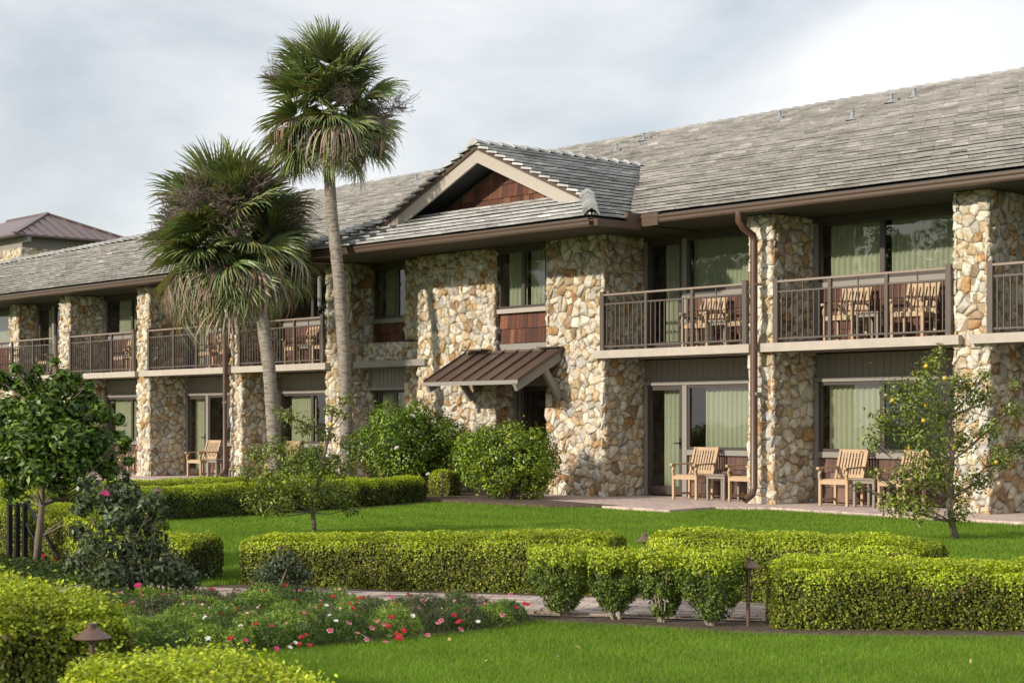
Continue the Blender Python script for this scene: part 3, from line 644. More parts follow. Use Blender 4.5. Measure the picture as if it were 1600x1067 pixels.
# brick path of single pavers
pa = MB(); cl = [Vector(p) for p in ((-15.5, 6.15), (-12.9, 7.75), (-10.25, 9.55), (-8.75, 10.6), (-7.3, 11.95), (-6.0, 13.4))]
path = poly_sheet('brick_path', [(-15.8, 6.6), (-13.25, 8.3), (-10.6, 10.1), (-9.15, 11.1), (-7.75, 12.4), (-6.5, 13.9), (-5.4, 12.9), (-6.8, 11.4), (-8.3, 10.05), (-9.85, 8.95), (-12.5, 7.15), (-15.2, 5.6)], .018, 'mortar')
for s in range(len(cl)-1):
    p = cl[s]; q = cl[s+1]; d = (q-p); L = d.length; d.normalize(); nn = Vector((-d.y, d.x)); rows = 11; 
    for j in range(rows):
        k = 0; off = (j % 2)*.1
        while k*.2+off < L-.02:
            a = k*.2+off; a1 = min(a+.194, L); k += 1; w0 = -.62+j*.1127; w1 = w0+.107
            z = .032+rnd.uniform(-.002, .003); vs_ = [(*(p+d*x+nn*y), zz) for zz in (.016, z) for x, y in ((a, w0), (a1, w0), (a1, w1), (a, w1))]
            fs = [(4, 5, 6, 7), (0, 1, 5, 4), (1, 2, 6, 5), (2, 3, 7, 6), (3, 0, 4, 7)]; kk = rnd.uniform(.75, 1.2); c = rnd.choice(((.40, .30, .26), (.33, .25, .215), (.46, .38, .345)))
            piece('paver', path, vs_, fs, M['paver'], tuple(x*kk for x in c), .02, Vector((0, 0, 1)))
flush_pieces(300)

# ------------------------------------------------------------------ foliage tools
def leaves(P, Nv, L, Wd, C, fold=.25, jitter=.6):
    """one folded diamond leaf per point. P (n,3), Nv facing direction (n,3), L length, Wd width arrays"""
    n = len(P); Nv = Nv+nrg.normal(0, jitter, (n, 3)); Nv /= np.linalg.norm(Nv, axis=1)[:, None]+1e-9
    r = nrg.normal(0, 1, (n, 3)); A = np.cross(Nv, r); A /= np.linalg.norm(A, axis=1)[:, None]+1e-9; Bv = np.cross(Nv, A)
    L = np.broadcast_to(L, n)*nrg.uniform(.7, 1.25, n); Wd = np.broadcast_to(Wd, n)*nrg.uniform(.8, 1.2, n)
    p0 = P-A*(L/2)[:, None]; p2 = P+A*(L/2)[:, None]-Nv*(L*fold*.5)[:, None]; mid = P+Nv*(L*.08)[:, None]
    p1 = mid+Bv*(Wd/2)[:, None]; p3 = mid-Bv*(Wd/2)[:, None]
    V = np.stack([p0, p1, p2, p3], 1).reshape(-1, 3); F = np.arange(n*4).reshape(n, 4); Cc = np.repeat(C, 4, 0); return V, F, Cc
def cols(n, palette, w, k=.18):
    pal = np.array(palette); i = nrg.choice(len(pal), n, p=np.array(w)/sum(w)); c = pal[i]*nrg.uniform(1-k, 1+k, (n, 1))*nrg.uniform(.94, 1.06, (n, 3)); return c
def vnoise(P, s, seed=0):
    return np.array([mnoise.noise(Vector((p[0]*s+seed, p[1]*s, p[2]*s))) for p in P])
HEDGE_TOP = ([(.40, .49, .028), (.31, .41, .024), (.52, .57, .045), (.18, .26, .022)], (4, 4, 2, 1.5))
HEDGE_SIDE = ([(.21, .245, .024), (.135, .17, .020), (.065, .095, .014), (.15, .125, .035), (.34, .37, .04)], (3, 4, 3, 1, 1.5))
def hedge(name, pts, wid, label, leaf=.024, dens=9000, group='clipped boxwood hedges in the garden', cat='hedge', palt=HEDGE_TOP, pals=HEDGE_SIDE, fuzz=.03, rag=0.0, loose=0, core=True):
    """pts: (x,y,height,base) centreline; rounded box section with leaf shell"""
    base = (pts[0][0], pts[0][1], 0); root = empty(name, base, label, cat, group)
    P = [np.array(p[:2]) for p in pts]; H = [p[2] for p in pts]; seg = [np.linalg.norm(P[i+1]-P[i]) for i in range(len(P)-1)]; L = sum(seg); cum = np.r_[0, np.cumsum(seg)]
    area = L*(wid+2*max(H))+wid*max(H)*2; n = int(area*dens)
    s = nrg.uniform(0, L, n); sec = nrg.uniform(0, 1, n); h0 = float(np.mean(H)); per = wid+2*h0; q = sec*per
    side = np.where(q < h0, 0, np.where(q < h0+wid, 1, 2))
    # ends
    ne = int(wid*h0*2*dens); endm = np.zeros(n, bool); idx = nrg.choice(n, min(ne, n//3), replace=False); endm[idx] = True
    hh = np.interp(s, cum, H); v = np.where(side == 0, q/h0, np.where(side == 1, 1, (per-q)/h0))*hh; w = np.where(side == 0, -wid/2, np.where(side == 1, q-h0-wid/2, wid/2))
    nx = np.where(side == 0, -1., np.where(side == 2, 1., 0)); nz = np.where(side == 1, 1., .05); ns_ = np.zeros(n)
    es = nrg.integers(0, 2, n); s = np.where(endm, np.where(es == 0, 0, L), s); hh = np.interp(s, cum, H)
    w = np.where(endm, nrg.uniform(-wid/2, wid/2, n), w); v = np.where(endm, nrg.uniform(0, 1, n)*hh, v); ns_ = np.where(endm, np.where(es == 0, -1., 1.), 0); nx = np.where(endm, 0, nx); nz = np.where(endm, .05, nz)
    # rounding: pull corners in
    rr = .12; tw_ = np.clip((np.abs(w)-(wid/2-rr))/rr, 0, 1); tv = np.clip((v-(hh-rr))/rr, 0, 1); both = tw_*tv
    w = w-np.sign(w)*both*rr*.32; v = v-both*rr*.32
    ds = np.minimum(s, L-s); ts = np.clip((rr-ds)/rr, 0, 1); v = v-ts*tv*rr*.35; w = w-np.sign(w)*ts*tw_*rr*.35
    under = np.clip(1-v/(.35*hh), 0, 1); w = w*(1-.10*under)
    dep = -np.abs(nrg.normal(0, .035, n))+fuzz*.4
    # direction frames
    k = np.clip(np.searchsorted(cum, s, 'right')-1, 0, len(seg)-1); Pk = np.array(P)[k]; Dk = (np.array(P)[k+1]-Pk)/np.array(seg)[k][:, None]; pos = Pk+Dk*(s-cum[k])[:, None]; Nk = np.c_[-Dk[:, 1], Dk[:, 0]]
    nor = np.c_[Nk*nx[:, None]+Dk*ns_[:, None], nz]
    Q = np.c_[pos+Nk*w[:, None], v]; 
    g = np.round(Q*22)/22; ug, inv = np.unique(g, axis=0, return_inverse=True); lump = vnoise(ug, 2.6, 5)[inv.ravel()]; fine = vnoise(ug, 9, 1)[inv.ravel()]
    dep += lump*.045+fine*.028+nrg.exponential(rag+1e-6, n)*(side == 1)
    Q += nor*dep[:, None]
    if loose: keep = (fine+lump*.7+nrg.normal(0, .12, n)) > -loose-.55*(v > hh*.7)-.2; Q = Q[keep]; nor = nor[keep]; v = v[keep]; hh = hh[keep]; lump = lump[keep]; fine = fine[keep]; n = len(Q); nz = nz[keep]
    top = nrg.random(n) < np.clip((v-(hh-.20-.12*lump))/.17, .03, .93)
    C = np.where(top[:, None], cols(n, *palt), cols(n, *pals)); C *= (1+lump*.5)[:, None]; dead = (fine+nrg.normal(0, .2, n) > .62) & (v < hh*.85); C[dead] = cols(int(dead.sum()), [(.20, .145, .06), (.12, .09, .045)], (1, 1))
    Q[:, 2] = np.maximum(Q[:, 2], .01)
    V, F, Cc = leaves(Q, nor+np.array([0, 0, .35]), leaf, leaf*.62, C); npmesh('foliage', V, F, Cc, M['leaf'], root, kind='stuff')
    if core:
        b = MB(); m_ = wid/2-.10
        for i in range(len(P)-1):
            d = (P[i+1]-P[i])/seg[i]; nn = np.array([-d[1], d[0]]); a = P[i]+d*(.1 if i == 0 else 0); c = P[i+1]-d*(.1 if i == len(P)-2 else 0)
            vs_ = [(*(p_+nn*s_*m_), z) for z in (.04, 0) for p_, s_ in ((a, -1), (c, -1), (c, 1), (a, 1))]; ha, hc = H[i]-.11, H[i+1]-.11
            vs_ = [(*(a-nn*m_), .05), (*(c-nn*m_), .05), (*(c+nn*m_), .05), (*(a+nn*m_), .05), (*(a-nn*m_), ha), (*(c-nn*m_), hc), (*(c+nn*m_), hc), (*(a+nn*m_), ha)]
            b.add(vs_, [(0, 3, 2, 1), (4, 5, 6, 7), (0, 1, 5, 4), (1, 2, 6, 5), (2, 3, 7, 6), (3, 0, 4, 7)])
        b.build('branches', M['darkcore'], root, kind='stuff')  # solid dark box added inside to block light through the leaves, no modelled branches
    return root
M['darkcore'] = mat('light_block_core', (.035, .040, .016), .95, .5, 20, 1, 60)  # near-black filler for the added cores that stop light inside foliage
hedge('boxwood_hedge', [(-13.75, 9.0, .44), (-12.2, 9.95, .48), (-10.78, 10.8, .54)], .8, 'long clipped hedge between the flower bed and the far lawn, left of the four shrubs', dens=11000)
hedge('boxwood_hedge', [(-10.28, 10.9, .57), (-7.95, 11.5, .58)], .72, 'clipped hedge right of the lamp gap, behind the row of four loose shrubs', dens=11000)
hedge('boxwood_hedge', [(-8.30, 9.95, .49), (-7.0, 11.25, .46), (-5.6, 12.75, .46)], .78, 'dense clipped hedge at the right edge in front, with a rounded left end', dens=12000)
hedge('boxwood_hedge', [(-14.0, 8.6, .45), (-15.1, 7.95, .46)], .85, 'short shaded hedge behind the pink flowering shrub', dens=8000, pals=([(.07, .10, .014), (.05, .075, .012), (.10, .13, .018)], (4, 4, 1)))  # darker side leaf colours stand in for the shade on this hedge
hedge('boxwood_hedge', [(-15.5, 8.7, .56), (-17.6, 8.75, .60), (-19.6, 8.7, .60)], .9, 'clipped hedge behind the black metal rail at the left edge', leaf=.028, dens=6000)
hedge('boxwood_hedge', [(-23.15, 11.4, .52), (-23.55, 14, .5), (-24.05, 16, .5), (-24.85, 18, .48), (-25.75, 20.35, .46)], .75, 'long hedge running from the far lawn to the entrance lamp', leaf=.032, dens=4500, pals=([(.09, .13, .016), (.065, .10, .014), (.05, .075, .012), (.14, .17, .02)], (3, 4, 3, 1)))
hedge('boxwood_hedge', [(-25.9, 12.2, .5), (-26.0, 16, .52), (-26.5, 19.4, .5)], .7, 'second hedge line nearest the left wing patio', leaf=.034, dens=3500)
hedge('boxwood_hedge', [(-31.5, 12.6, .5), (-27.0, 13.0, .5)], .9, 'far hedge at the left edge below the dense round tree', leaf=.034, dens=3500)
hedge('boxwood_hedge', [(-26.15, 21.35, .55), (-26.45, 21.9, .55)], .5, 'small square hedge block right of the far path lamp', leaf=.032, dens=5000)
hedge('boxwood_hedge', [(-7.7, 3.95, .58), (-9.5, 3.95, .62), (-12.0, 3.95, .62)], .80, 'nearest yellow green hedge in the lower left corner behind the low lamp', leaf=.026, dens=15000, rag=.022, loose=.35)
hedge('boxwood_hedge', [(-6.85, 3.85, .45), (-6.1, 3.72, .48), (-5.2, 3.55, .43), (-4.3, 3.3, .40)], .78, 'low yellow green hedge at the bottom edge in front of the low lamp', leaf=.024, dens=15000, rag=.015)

def blob_leaves(centers, radii, n, leaf, palette, shell=.5, up=.3, seed=0, wide=.45, rscale=1.0):
    c = np.array(centers); r = np.array(radii)*rscale; i = nrg.choice(len(c), n, p=r**2/np.sum(r**2)); d = nrg.normal(0, 1, (n, 3)); d /= np.linalg.norm(d, axis=1)[:, None]
    rad = r[i]*(nrg.uniform(shell, 1, n)**.6+(nrg.random(n) < .22)*nrg.exponential(.22, n)); P = c[i]+d*rad[:, None]*np.array([1, 1, .85]); C = cols(n, *palette)
    clump = nrg.uniform(.8, 1.2, len(c)); C *= clump[i][:, None]
    return leaves(P, d+np.array([0, 0, up]), leaf, leaf*wide, C, jitter=.45)
def trunk_tree(name, base, trunk, tips, label, cat, leafargs, group=None, tr=.035, brn=2, spread=.25, bark='bark'):
    """trunk: polyline; tips: crown cluster centres; branches run from the trunk to every cluster"""
    root = empty(name, base, label, cat, group); k = len(trunk)
    MB().tube(trunk, [tr*(1-.55*i/(k-1)) for i in range(k)], 8).build('trunk', M[bark], root, smooth=True)
    b = MB()
    for (x, y, z, r) in tips:
        # attach at the trunk point below the tip
        best = min(trunk[1:], key=lambda p: abs(p[2]-(z-.45*math.hypot(x-p[0], y-p[1])-.15))); a = Vector(best); q = Vector((x, y, z)); mid = (a+q)/2+Vector((rnd.uniform(-.05, .05), rnd.uniform(-.05, .05), -.05))
        b.tube([a, mid, q], [tr*.3, tr*.19, tr*.09], 5)
        for _ in range(brn):
            e_ = q+Vector((rnd.uniform(-1, 1), rnd.uniform(-1, 1), rnd.uniform(-.4, 1)))*r*.9; b.tube([mid*.3+q*.7, (mid+e_)/2+Vector((0, 0, .02)), e_], [tr*.16, tr*.12, tr*.06], 4)
    b.build('branches', M[bark], root, kind='stuff')
    V, F, Cc = blob_leaves([t[:3] for t in tips], [t[3] for t in tips], *leafargs[0], **leafargs[1]); npmesh('foliage', V, F, Cc, M['leafd'], root, kind='stuff')
    return root
def fruits(root, pts, r=.032):
    for p in pts:
        f = MB().lathe((0, 0, 0), [(.001, -r), (r*.7, -r*.72), (r, 0), (r*.7, r*.72), (.001, r)], 10); f.build('fruit', M['fruit'], root, loc=p, local=True, smooth=True)
CIT = ([(.17, .22, .028), (.12, .17, .022), (.28, .32, .04), (.07, .10, .016)], (4, 4, 2, 2))
CITD = ([(.065, .125, .014), (.10, .17, .017), (.16, .24, .024), (.035, .07, .010)], (4, 4, 1.5, 2))
def P3(u, v, t):   # a point t metres down the optical axis; only used offline numbers below
    a = (u-800)/FPX; d = FW+RT*a; return (d.x*t, d.y*t, 1.5+(660-v)/FPX*t)
# right citrus tree
tips = [P3(*q[:3])+(q[3],) for q in ((1460, 565, 21.9, .13), (1445, 600, 21.6, .20), (1400, 610, 21.8, .16), (1500, 600, 22, .17), (1425, 640, 21.5, .22), (1480, 640, 22.1, .22), (1530, 620, 22.2, .16), (1380, 660, 21.7, .15), (1365, 690, 21.9, .10), (1440, 690, 21.4, .24), (1500, 690, 22.3, .18), (1545, 670, 22, .15), (1580, 640, 22.1, .12), (1590, 700, 22.3, .13), (1560, 715, 21.8, .15), (1460, 735, 21.6, .22), (1420, 745, 21.8, .18), (1400, 785, 21.7, .17), (1440, 795, 21.5, .17), (1490, 760, 22.1, .18), (1530, 750, 22, .14), (1500, 800, 21.8, .13), (1365, 740, 21.7, .08), (1340, 760, 21.8, .06), (1470, 545, 21.9, .07), (1540, 585, 22, .08), (1585, 600, 22, .06))]
t1 = trunk_tree('citrus_tree', P3(1495, 845, 21.9)[:2]+(0,), [P3(1495, 846, 21.9), P3(1487, 815, 21.9), P3(1482, 780, 21.9), P3(1488, 720, 21.9), P3(1484, 650, 21.9), P3(1470, 590, 21.9)], tips, 'young citrus tree with yellow fruit at the right, in front of the stone pier', 'tree', ((6800, .060, CIT), dict(shell=.1, rscale=1.45)), 'young citrus trees', tr=.048, brn=5)
fruits(t1, [P3(*q) for q in ((1447, 572, 21.5), (1476, 591, 21.5), (1443, 657, 21.3), (1556, 722, 21.6), (1490, 700, 21.7), (1395, 625, 21.6), (1420, 700, 21.5), (1447, 633, 21.4), (1520, 600, 22))], .027)
tips = [P3(*q[:3])+(q[3],) for q in ((520, 640, 23, .12), (540, 625, 23.2, .09), (450, 650, 23, .12), (475, 665, 22.9, .14), (510, 680, 23.1, .12), (540, 690, 23.2, .10), (400, 710, 23.1, .14), (430, 700, 22.8, .17), (465, 710, 22.7, .18), (385, 740, 23, .14), (420, 745, 22.8, .20), (460, 750, 22.6, .22), (500, 735, 22.8, .20), (540, 730, 23.2, .16), (400, 780, 22.9, .17), (440, 785, 22.7, .18), (490, 775, 22.8, .17), (530, 770, 23, .19), (550, 795, 23, .12), (415, 800, 22.8, .10), (540, 650, 23, .06), (435, 640, 23, .06))]
t2 = trunk_tree('citrus_tree', P3(492, 836, 23)[:2]+(0,), [P3(492, 837, 23), P3(489, 800, 23), P3(494, 770, 23), P3(505, 720, 23), P3(516, 670, 23), P3(520, 640, 23)], tips, 'small citrus tree on the far lawn with one yellow fruit near its top', 'tree', ((4600, .056, CIT), dict(shell=.1, rscale=1.3)), 'young citrus trees', tr=.035, brn=4)
fruits(t2, [P3(517, 663, 22.9)], .03)
tips = [P3(*q[:3])+(q[3],) for q in ((60, 578, 17.8, .07), (160, 640, 17.4, .10), (195, 690, 17.4, .07), (-5, 590, 17.7, .10), (140, 600, 17.4, .06), (25, 575, 17.7, .06), (180, 760, 17.6, .07), (15, 770, 17.6, .10), (85, 565, 17.6, .05), (100, 585, 17.6, .08), (10, 598, 17.8, .09), (150, 628, 17.7, .07), (185, 655, 17.6, .07), (200, 720, 17.6, .06), (120, 590, 17.7, .06), (40, 600, 17.8, .14), (90, 605, 17.6, .16), (130, 615, 17.7, .12), (20, 640, 17.9, .20), (70, 640, 17.4, .24), (120, 645, 17.6, .20), (160, 650, 17.7, .10), (0, 680, 17.8, .22), (50, 685, 17.3, .26), (105, 685, 17.3, .25), (150, 690, 17.6, .18), (185, 680, 17.8, .07), (10, 720, 17.6, .20), (60, 730, 17.3, .22), (110, 725, 17.4, .22), (160, 715, 17.6, .16), (30, 745, 17.6, .14), (90, 760, 17.5, .12), (-40, 700, 17.8, .25), (-30, 650, 18, .2), (195, 700, 17.7, .06), (170, 735, 17.6, .12), (135, 760, 17.6, .08))]
trunk_tree('evergreen_tree', P3(56, 890, 17.6)[:2]+(0,), [P3(56, 892, 17.6), P3(60, 840, 17.6), P3(66, 790, 17.6), P3(66, 750, 17.6), P3(62, 690, 17.6), P3(66, 640, 17.6)], tips, 'dense dark round-headed young tree at the left edge', 'tree', ((12000, .085, CITD), dict(shell=.1, up=.5, rscale=1.0)), None, tr=.04, brn=3)
def shrub(name, c, rx, rz, zc, label, n, leaf, pal, lumps=26, stem=True, wide=.45, group='round shrubs by the entrance'):
    root = empty(name, (c[0], c[1], 0), label, 'shrub', group); cs_ = []; rs = []
    for i in range(lumps):
        th = i*2.39996; zz = 1-2*(i+.5)/lumps; rr_ = math.sqrt(1-zz*zz); k = rnd.uniform(.60, .90)
        cs_.append((c[0]+rx*k*rr_*math.cos(th), c[1]+rx*k*rr_*math.sin(th), max(.16, zc+rz*k*zz))); rs.append(rx*rnd.uniform(.20, .42))
    V, F, Cc = blob_leaves(cs_, rs, n, leaf, pal, shell=.35, up=.3, wide=wide); npmesh('foliage', V, F, Cc, M['leafd'], root, kind='stuff')
    b = MB()
    for i in range(16):
        j = rnd.randrange(lumps); b.tube([(c[0]+rnd.uniform(-.12, .12), c[1]+rnd.uniform(-.12, .12), 0), ((c[0]*.5+cs_[j][0]*.5), (c[1]*.5+cs_[j][1]*.5), zc*.6), cs_[j]], [.03, .02, .008], 5)
    b.build('stems', M['bark'], root, kind='stuff'); 
    core = MB(); pr_ = [(rx*.62*math.sin(math.pi*i/8)+.001, -rz*.7*math.cos(math.pi*i/8)) for i in range(9)]; core.lathe((c[0], c[1], zc), pr_, 14); core.build('branches', M['darkcore'], root, kind='stuff')  # solid dark core like the hedges', added so light doesn't pass through
    return root
SHR = ([(.14, .235, .018), (.09, .165, .014), (.25, .33, .028), (.045, .09, .011)], (4, 4, 2.2, 2))
sh1 = shrub('round_shrub', (-27.9, 22.0), 1.13, .86, .98, 'large round glossy shrub left of the entrance canopy post', 16000, .075, SHR)
shrub('round_shrub', (-24.3, 21.55), .98, .70, .80, 'bright green round shrub in front of the entrance door', 14000, .07, ([(.18, .28, .02), (.11, .19, .016), (.32, .38, .03), (.05, .095, .011)], (4, 3.5, 3, 1.5)))
shrub('round_shrub', (-28.6, 20.0), .62, .45, .55, 'small dark shrub beside the foot of the tall palm', 4500, .07, CITD, lumps=14)
# dark flowering shrub (pink blossoms) and small rose bush
ROSE = ([(.048, .075, .032), (.07, .105, .042), (.10, .14, .065), (.034, .052, .022)], (4, 4, 1.3, 2))
def stemmy(name, base, spots, label, n, leaf, cat='shrub', tr=.009):
    root = empty(name, base, label, cat); b = MB(); B0 = Vector(base)
    for (x, y, z, r) in spots:
        q = Vector((x, y, z)); a = B0+Vector((rnd.uniform(-.18, .18), rnd.uniform(-.18, .18), 0)); m1 = a*.5+q*.5+Vector((rnd.uniform(-.05, .05), rnd.uniform(-.05, .05), rnd.uniform(-.03, .06)))
        b.tube([a, m1, q], [tr, tr*.7, tr*.35], 5)
        for _ in range(3):
            e_ = q+Vector((rnd.uniform(-1, 1), rnd.uniform(-1, 1), rnd.uniform(-.2, 1)))*r; b.tube([m1*.4+q*.6, e_], [tr*.35, tr*.15], 4)
    b.build('stems', M['stem'], root, kind='stuff')
    V, F, Cc = blob_leaves([s[:3] for s in spots], [s[3] for s in spots], n, leaf, ROSE, shell=.05, up=.2, wide=.55, rscale=1.15); npmesh('foliage', V, F, Cc, M['leafd'], root, kind='stuff'); return root
def blossom(root, p, r, c, name='blossom', c2=None, petals=7, layers=3):
    """small ruffled flower head facing up and towards the viewer"""
    b = MB(); f = (EYE-Vector(p)).normalized()*.55+Vector((rnd.uniform(-.4, .4), rnd.uniform(-.4, .4), .8)); f.normalize(); a = f.cross(Vector((.3, .5, .1))).normalized(); e_ = f.cross(a)
    for l in range(layers):
        rr_ = r*(1-.28*l); h = r*.22*l
        for i in range(petals):
            t = 2*math.pi*(i+.4*l)/petals; w_ = math.pi/petals*1.05; k = rnd.uniform(.85, 1.1)
            def q(rad, an, z): return tuple((a*math.cos(an)+e_*math.sin(an))*rad+f*z)
            cc = c if l < layers-1 or c2 is None else c2
            b.add([q(r*.08, t, h), q(rr_*.75, t-w_, h+r*.2), q(rr_*k, t, h+r*.12), q(rr_*.75, t+w_, h+r*.2)], [(0, 1, 2, 3)], tuple(x*rnd.uniform(.85, 1.1) for x in cc))
    return b.build(name, M['petal'], root, loc=p, local=True)
PK = (.62, .05, .22); RD = (.42, .008, .015); WH = (.75, .74, .72); LP = (.72, .42, .48)
sp_ = [P3(u, v, t)+(r,) for u, v, t, r in ((140, 760, 14.2, .10), (170, 775, 14, .12), (200, 770, 14.1, .12), (235, 790, 14, .12), (130, 790, 13.9, .10), (180, 810, 13.9, .15), (215, 815, 14.2, .14), (150, 850, 13.8, .14), (125, 830, 14, .08), (200, 860, 13.9, .16), (240, 850, 14.1, .14), (170, 900, 13.7, .14), (215, 910, 13.9, .16), (260, 890, 14, .15), (230, 950, 13.7, .15), (270, 935, 13.9, .14), (290, 905, 14.1, .12), (185, 940, 13.6, .12), (250, 975, 13.6, .10), (120, 880, 13.9, .10), (300, 925, 14, .07), (195, 745, 14.1, .06), (245, 800, 14.1, .09), (200, 980, 13.5, .12))]
rb = stemmy('flowering_shrub', P3(225, 955, 13.95)[:2]+(0,), sp_, 'tall dark leafy shrub with pink blossoms between the hedges at left', 4600, .056)
for u, v, t, r in ((164, 773, 13.7, .048), (216, 915, 13.6, .035), (201, 964, 13.3, .042), (190, 966, 13.3, .035)): blossom(rb, P3(u, v, t), r, PK, petals=8, layers=4)
sp_ = [P3(u, v, t)+(r,) for u, v, t, r in ((440, 880, 14.1, .12), (415, 900, 14, .12), (465, 900, 14.2, .12), (440, 925, 14, .14), (480, 930, 14.1, .10), (405, 930, 13.9, .10), (430, 950, 13.9, .12), (460, 955, 14, .10), (455, 870, 14.1, .06))]
rb2 = stemmy('rose_bush', P3(440, 950, 14.0)[:2]+(0,), sp_, 'low dark rose bush with dusky red buds before the long hedge', 2000, .042)
for u, v, t in ((445, 915, 13.8), (478, 935, 13.8)): blossom(rb2, P3(u, v, t), .03, (.30, .02, .01))
# gardenia blossoms on the big shrub
for u, v in ((645, 650), (669, 741), (620, 700)): blossom(sh1, P3(u, v, 34.2), .06, WH, petals=6)
# four loose box shrubs on stems
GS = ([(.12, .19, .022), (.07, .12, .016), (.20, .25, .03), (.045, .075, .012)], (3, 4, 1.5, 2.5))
lab = ('loose box shrub nearest the flower bed, first of four in a row', 'loose box shrub with thin bare stems, second of four from the flower bed', 'narrow loose box shrub, third of four from the flower bed', 'loose box shrub on a pale stump beside the path lamp')
for i, (x, y, w_, h_) in enumerate(((-9.70, 9.13, .25, .53), (-9.27, 9.30, .22, .52), (-8.93, 9.45, .20, .53), (-8.54, 9.56, .27, .55))):
    root = empty('box_shrub', (x, y, 0), lab[i], 'shrub', 'row of four loose box shrubs beside the path')
    n = 8200; th = nrg.uniform(0, 2*math.pi, n); z = nrg.uniform(0, 1, n)**.75; rad = w_*(.42+.58*np.clip(z*2.0, 0, 1))*np.sqrt(nrg.uniform(.25, 1.05, n)); P = np.c_[x+rad*np.cos(th), y+rad*np.sin(th), .05+z*(h_-.05)+nrg.exponential(.012, n)*(z > .9)]
    nz_ = vnoise(P[:, :3]*1., 9, i*3.3); keep = nz_+nrg.normal(0, .15, n) > -.12-.5*(z > .75); P = P[keep]; th = th[keep]; z = z[keep]
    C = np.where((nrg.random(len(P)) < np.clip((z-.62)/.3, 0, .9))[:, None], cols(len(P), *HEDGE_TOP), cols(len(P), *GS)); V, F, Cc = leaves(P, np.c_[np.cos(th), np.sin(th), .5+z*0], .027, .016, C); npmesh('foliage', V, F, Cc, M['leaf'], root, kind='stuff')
    b = MB()
    for k in range(9):
        a = rnd.uniform(0, 6.28); e_ = (x+math.cos(a)*w_*.8, y+math.sin(a)*w_*.8, h_*rnd.uniform(.6, .95)); b.tube([(x+math.cos(a)*.03, y+math.sin(a)*.03, 0), ((x*.5+e_[0]*.5), (y*.5+e_[1]*.5), h_*.3), e_], [.009, .006, .003], 4)
    b.build('stems', M['stem'], root, kind='stuff')
    if i == 3: MB().tube([(x, y, 0), (x+.005, y, .12)], [.035, .028], 8).build('stump', M['trim'], root)

# ------------------------------------------------------------------ flower bed
def in_poly(px, py, poly):
    c = np.zeros(len(px), bool); n = len(poly)
    for i in range(n):
        x1_, y1_ = poly[i]; x2_, y2_ = poly[(i+1) % n]; cond_ = ((y1_ > py) != (y2_ > py)) & (px < (x2_-x1_)*(py-y1_)/(y2_-y1_+1e-12)+x1_); c ^= cond_
    return c
bed = [(-9.62, 6.1), (-9.52, 6.5), (-9.47, 7.3), (-9.48, 8.05), (-9.62, 8.78), (-9.95, 8.8), (-11.2, 7.95), (-12.45, 7.05), (-13.2, 6.2), (-12.4, 5.0), (-10.6, 5.2)]
def scatter(poly, n):
    a = np.array(poly); x = nrg.uniform(a[:, 0].min(), a[:, 0].max(), n); y = nrg.uniform(a[:, 1].min(), a[:, 1].max(), n); k = in_poly(x, y, poly); return x[k], y[k]
BEDP = ([(.13, .22, .03), (.09, .16, .024), (.21, .30, .045), (.06, .08, .03)], (4, 3, 2, 1.5))
fb = empty('flower_bed_planting', (-10.6, 7.2, 0), 'low bed of grassy dianthus with red, pink and white flowers beside the lawn', 'flower bed')
def blades(x, y, h, w, C, lean=.35):
    n = len(x); a = nrg.uniform(0, 2*math.pi, n); l = nrg.normal(0, lean, (n, 2))*h[:, None]; dx = np.cos(a)*w/2; dy = np.sin(a)*w/2
    V = np.stack([np.c_[x-dx, y-dy, np.zeros(n)], np.c_[x+dx, y+dy, np.zeros(n)], np.c_[x+l[:, 0], y+l[:, 1], h]], 1).reshape(-1, 3); return V, np.arange(3*n).reshape(n, 3), np.repeat(C, 3, 0)
mx_, my_ = scatter(bed, 900); mounds = []
for a, b in zip(mx_, my_):
    if all((a-m_[0])**2+(b-m_[1])**2 > .155**2 for m_ in mounds): mounds.append((a, b, rnd.uniform(.12, .20), rnd.uniform(.10, .21), rnd.random()))
MV = []; MF = []; MC = []; nv = 0
for (a, b, r_, h_, k_) in mounds:
    n = 620; th = nrg.uniform(0, 6.283, n); q = np.sqrt(nrg.uniform(0, 1, n)); zz = h_*np.sqrt(np.maximum(0, 1-q**2))*nrg.uniform(.72, 1.12, n)+.01; P = np.c_[a+r_*q*np.cos(th), b+r_*q*np.sin(th), zz]
    pal = ([(.17, .27, .035), (.11, .19, .028), (.27, .36, .06)], (3, 3, 2)) if k_ < .42 else (([(.07, .13, .025), (.10, .17, .03), (.05, .09, .02)], (3, 3, 2)) if k_ < .75 else ([(.09, .09, .05), (.07, .11, .04), (.13, .11, .07)], (3, 3, 1)))
    V, F, Cc = leaves(P, np.c_[np.cos(th)*q, np.sin(th)*q, .35+0*q], .042, .0075, cols(n, *pal), jitter=.75); MV.append(V); MF.append(F+nv); MC.append(Cc); nv += len(V)
npmesh('foliage', np.concatenate(MV), np.concatenate(MF), np.concatenate(MC), M['leaf'], fb, kind='stuff')
x, y = scatter(bed, 26000); V, F, Cc = blades(x, y, nrg.uniform(.05, .2, len(x)), .005, cols(len(x), *BEDP), .6); npmesh('stems', V, F, Cc, M['leaf'], fb, kind='stuff')
near = [P3(u, v, t) for u, v, t in ()]
def bedz(x, y): return max(.10, min(.30, .22+.10*mnoise.noise(Vector((x*2.2, y*2.2, 0)))))
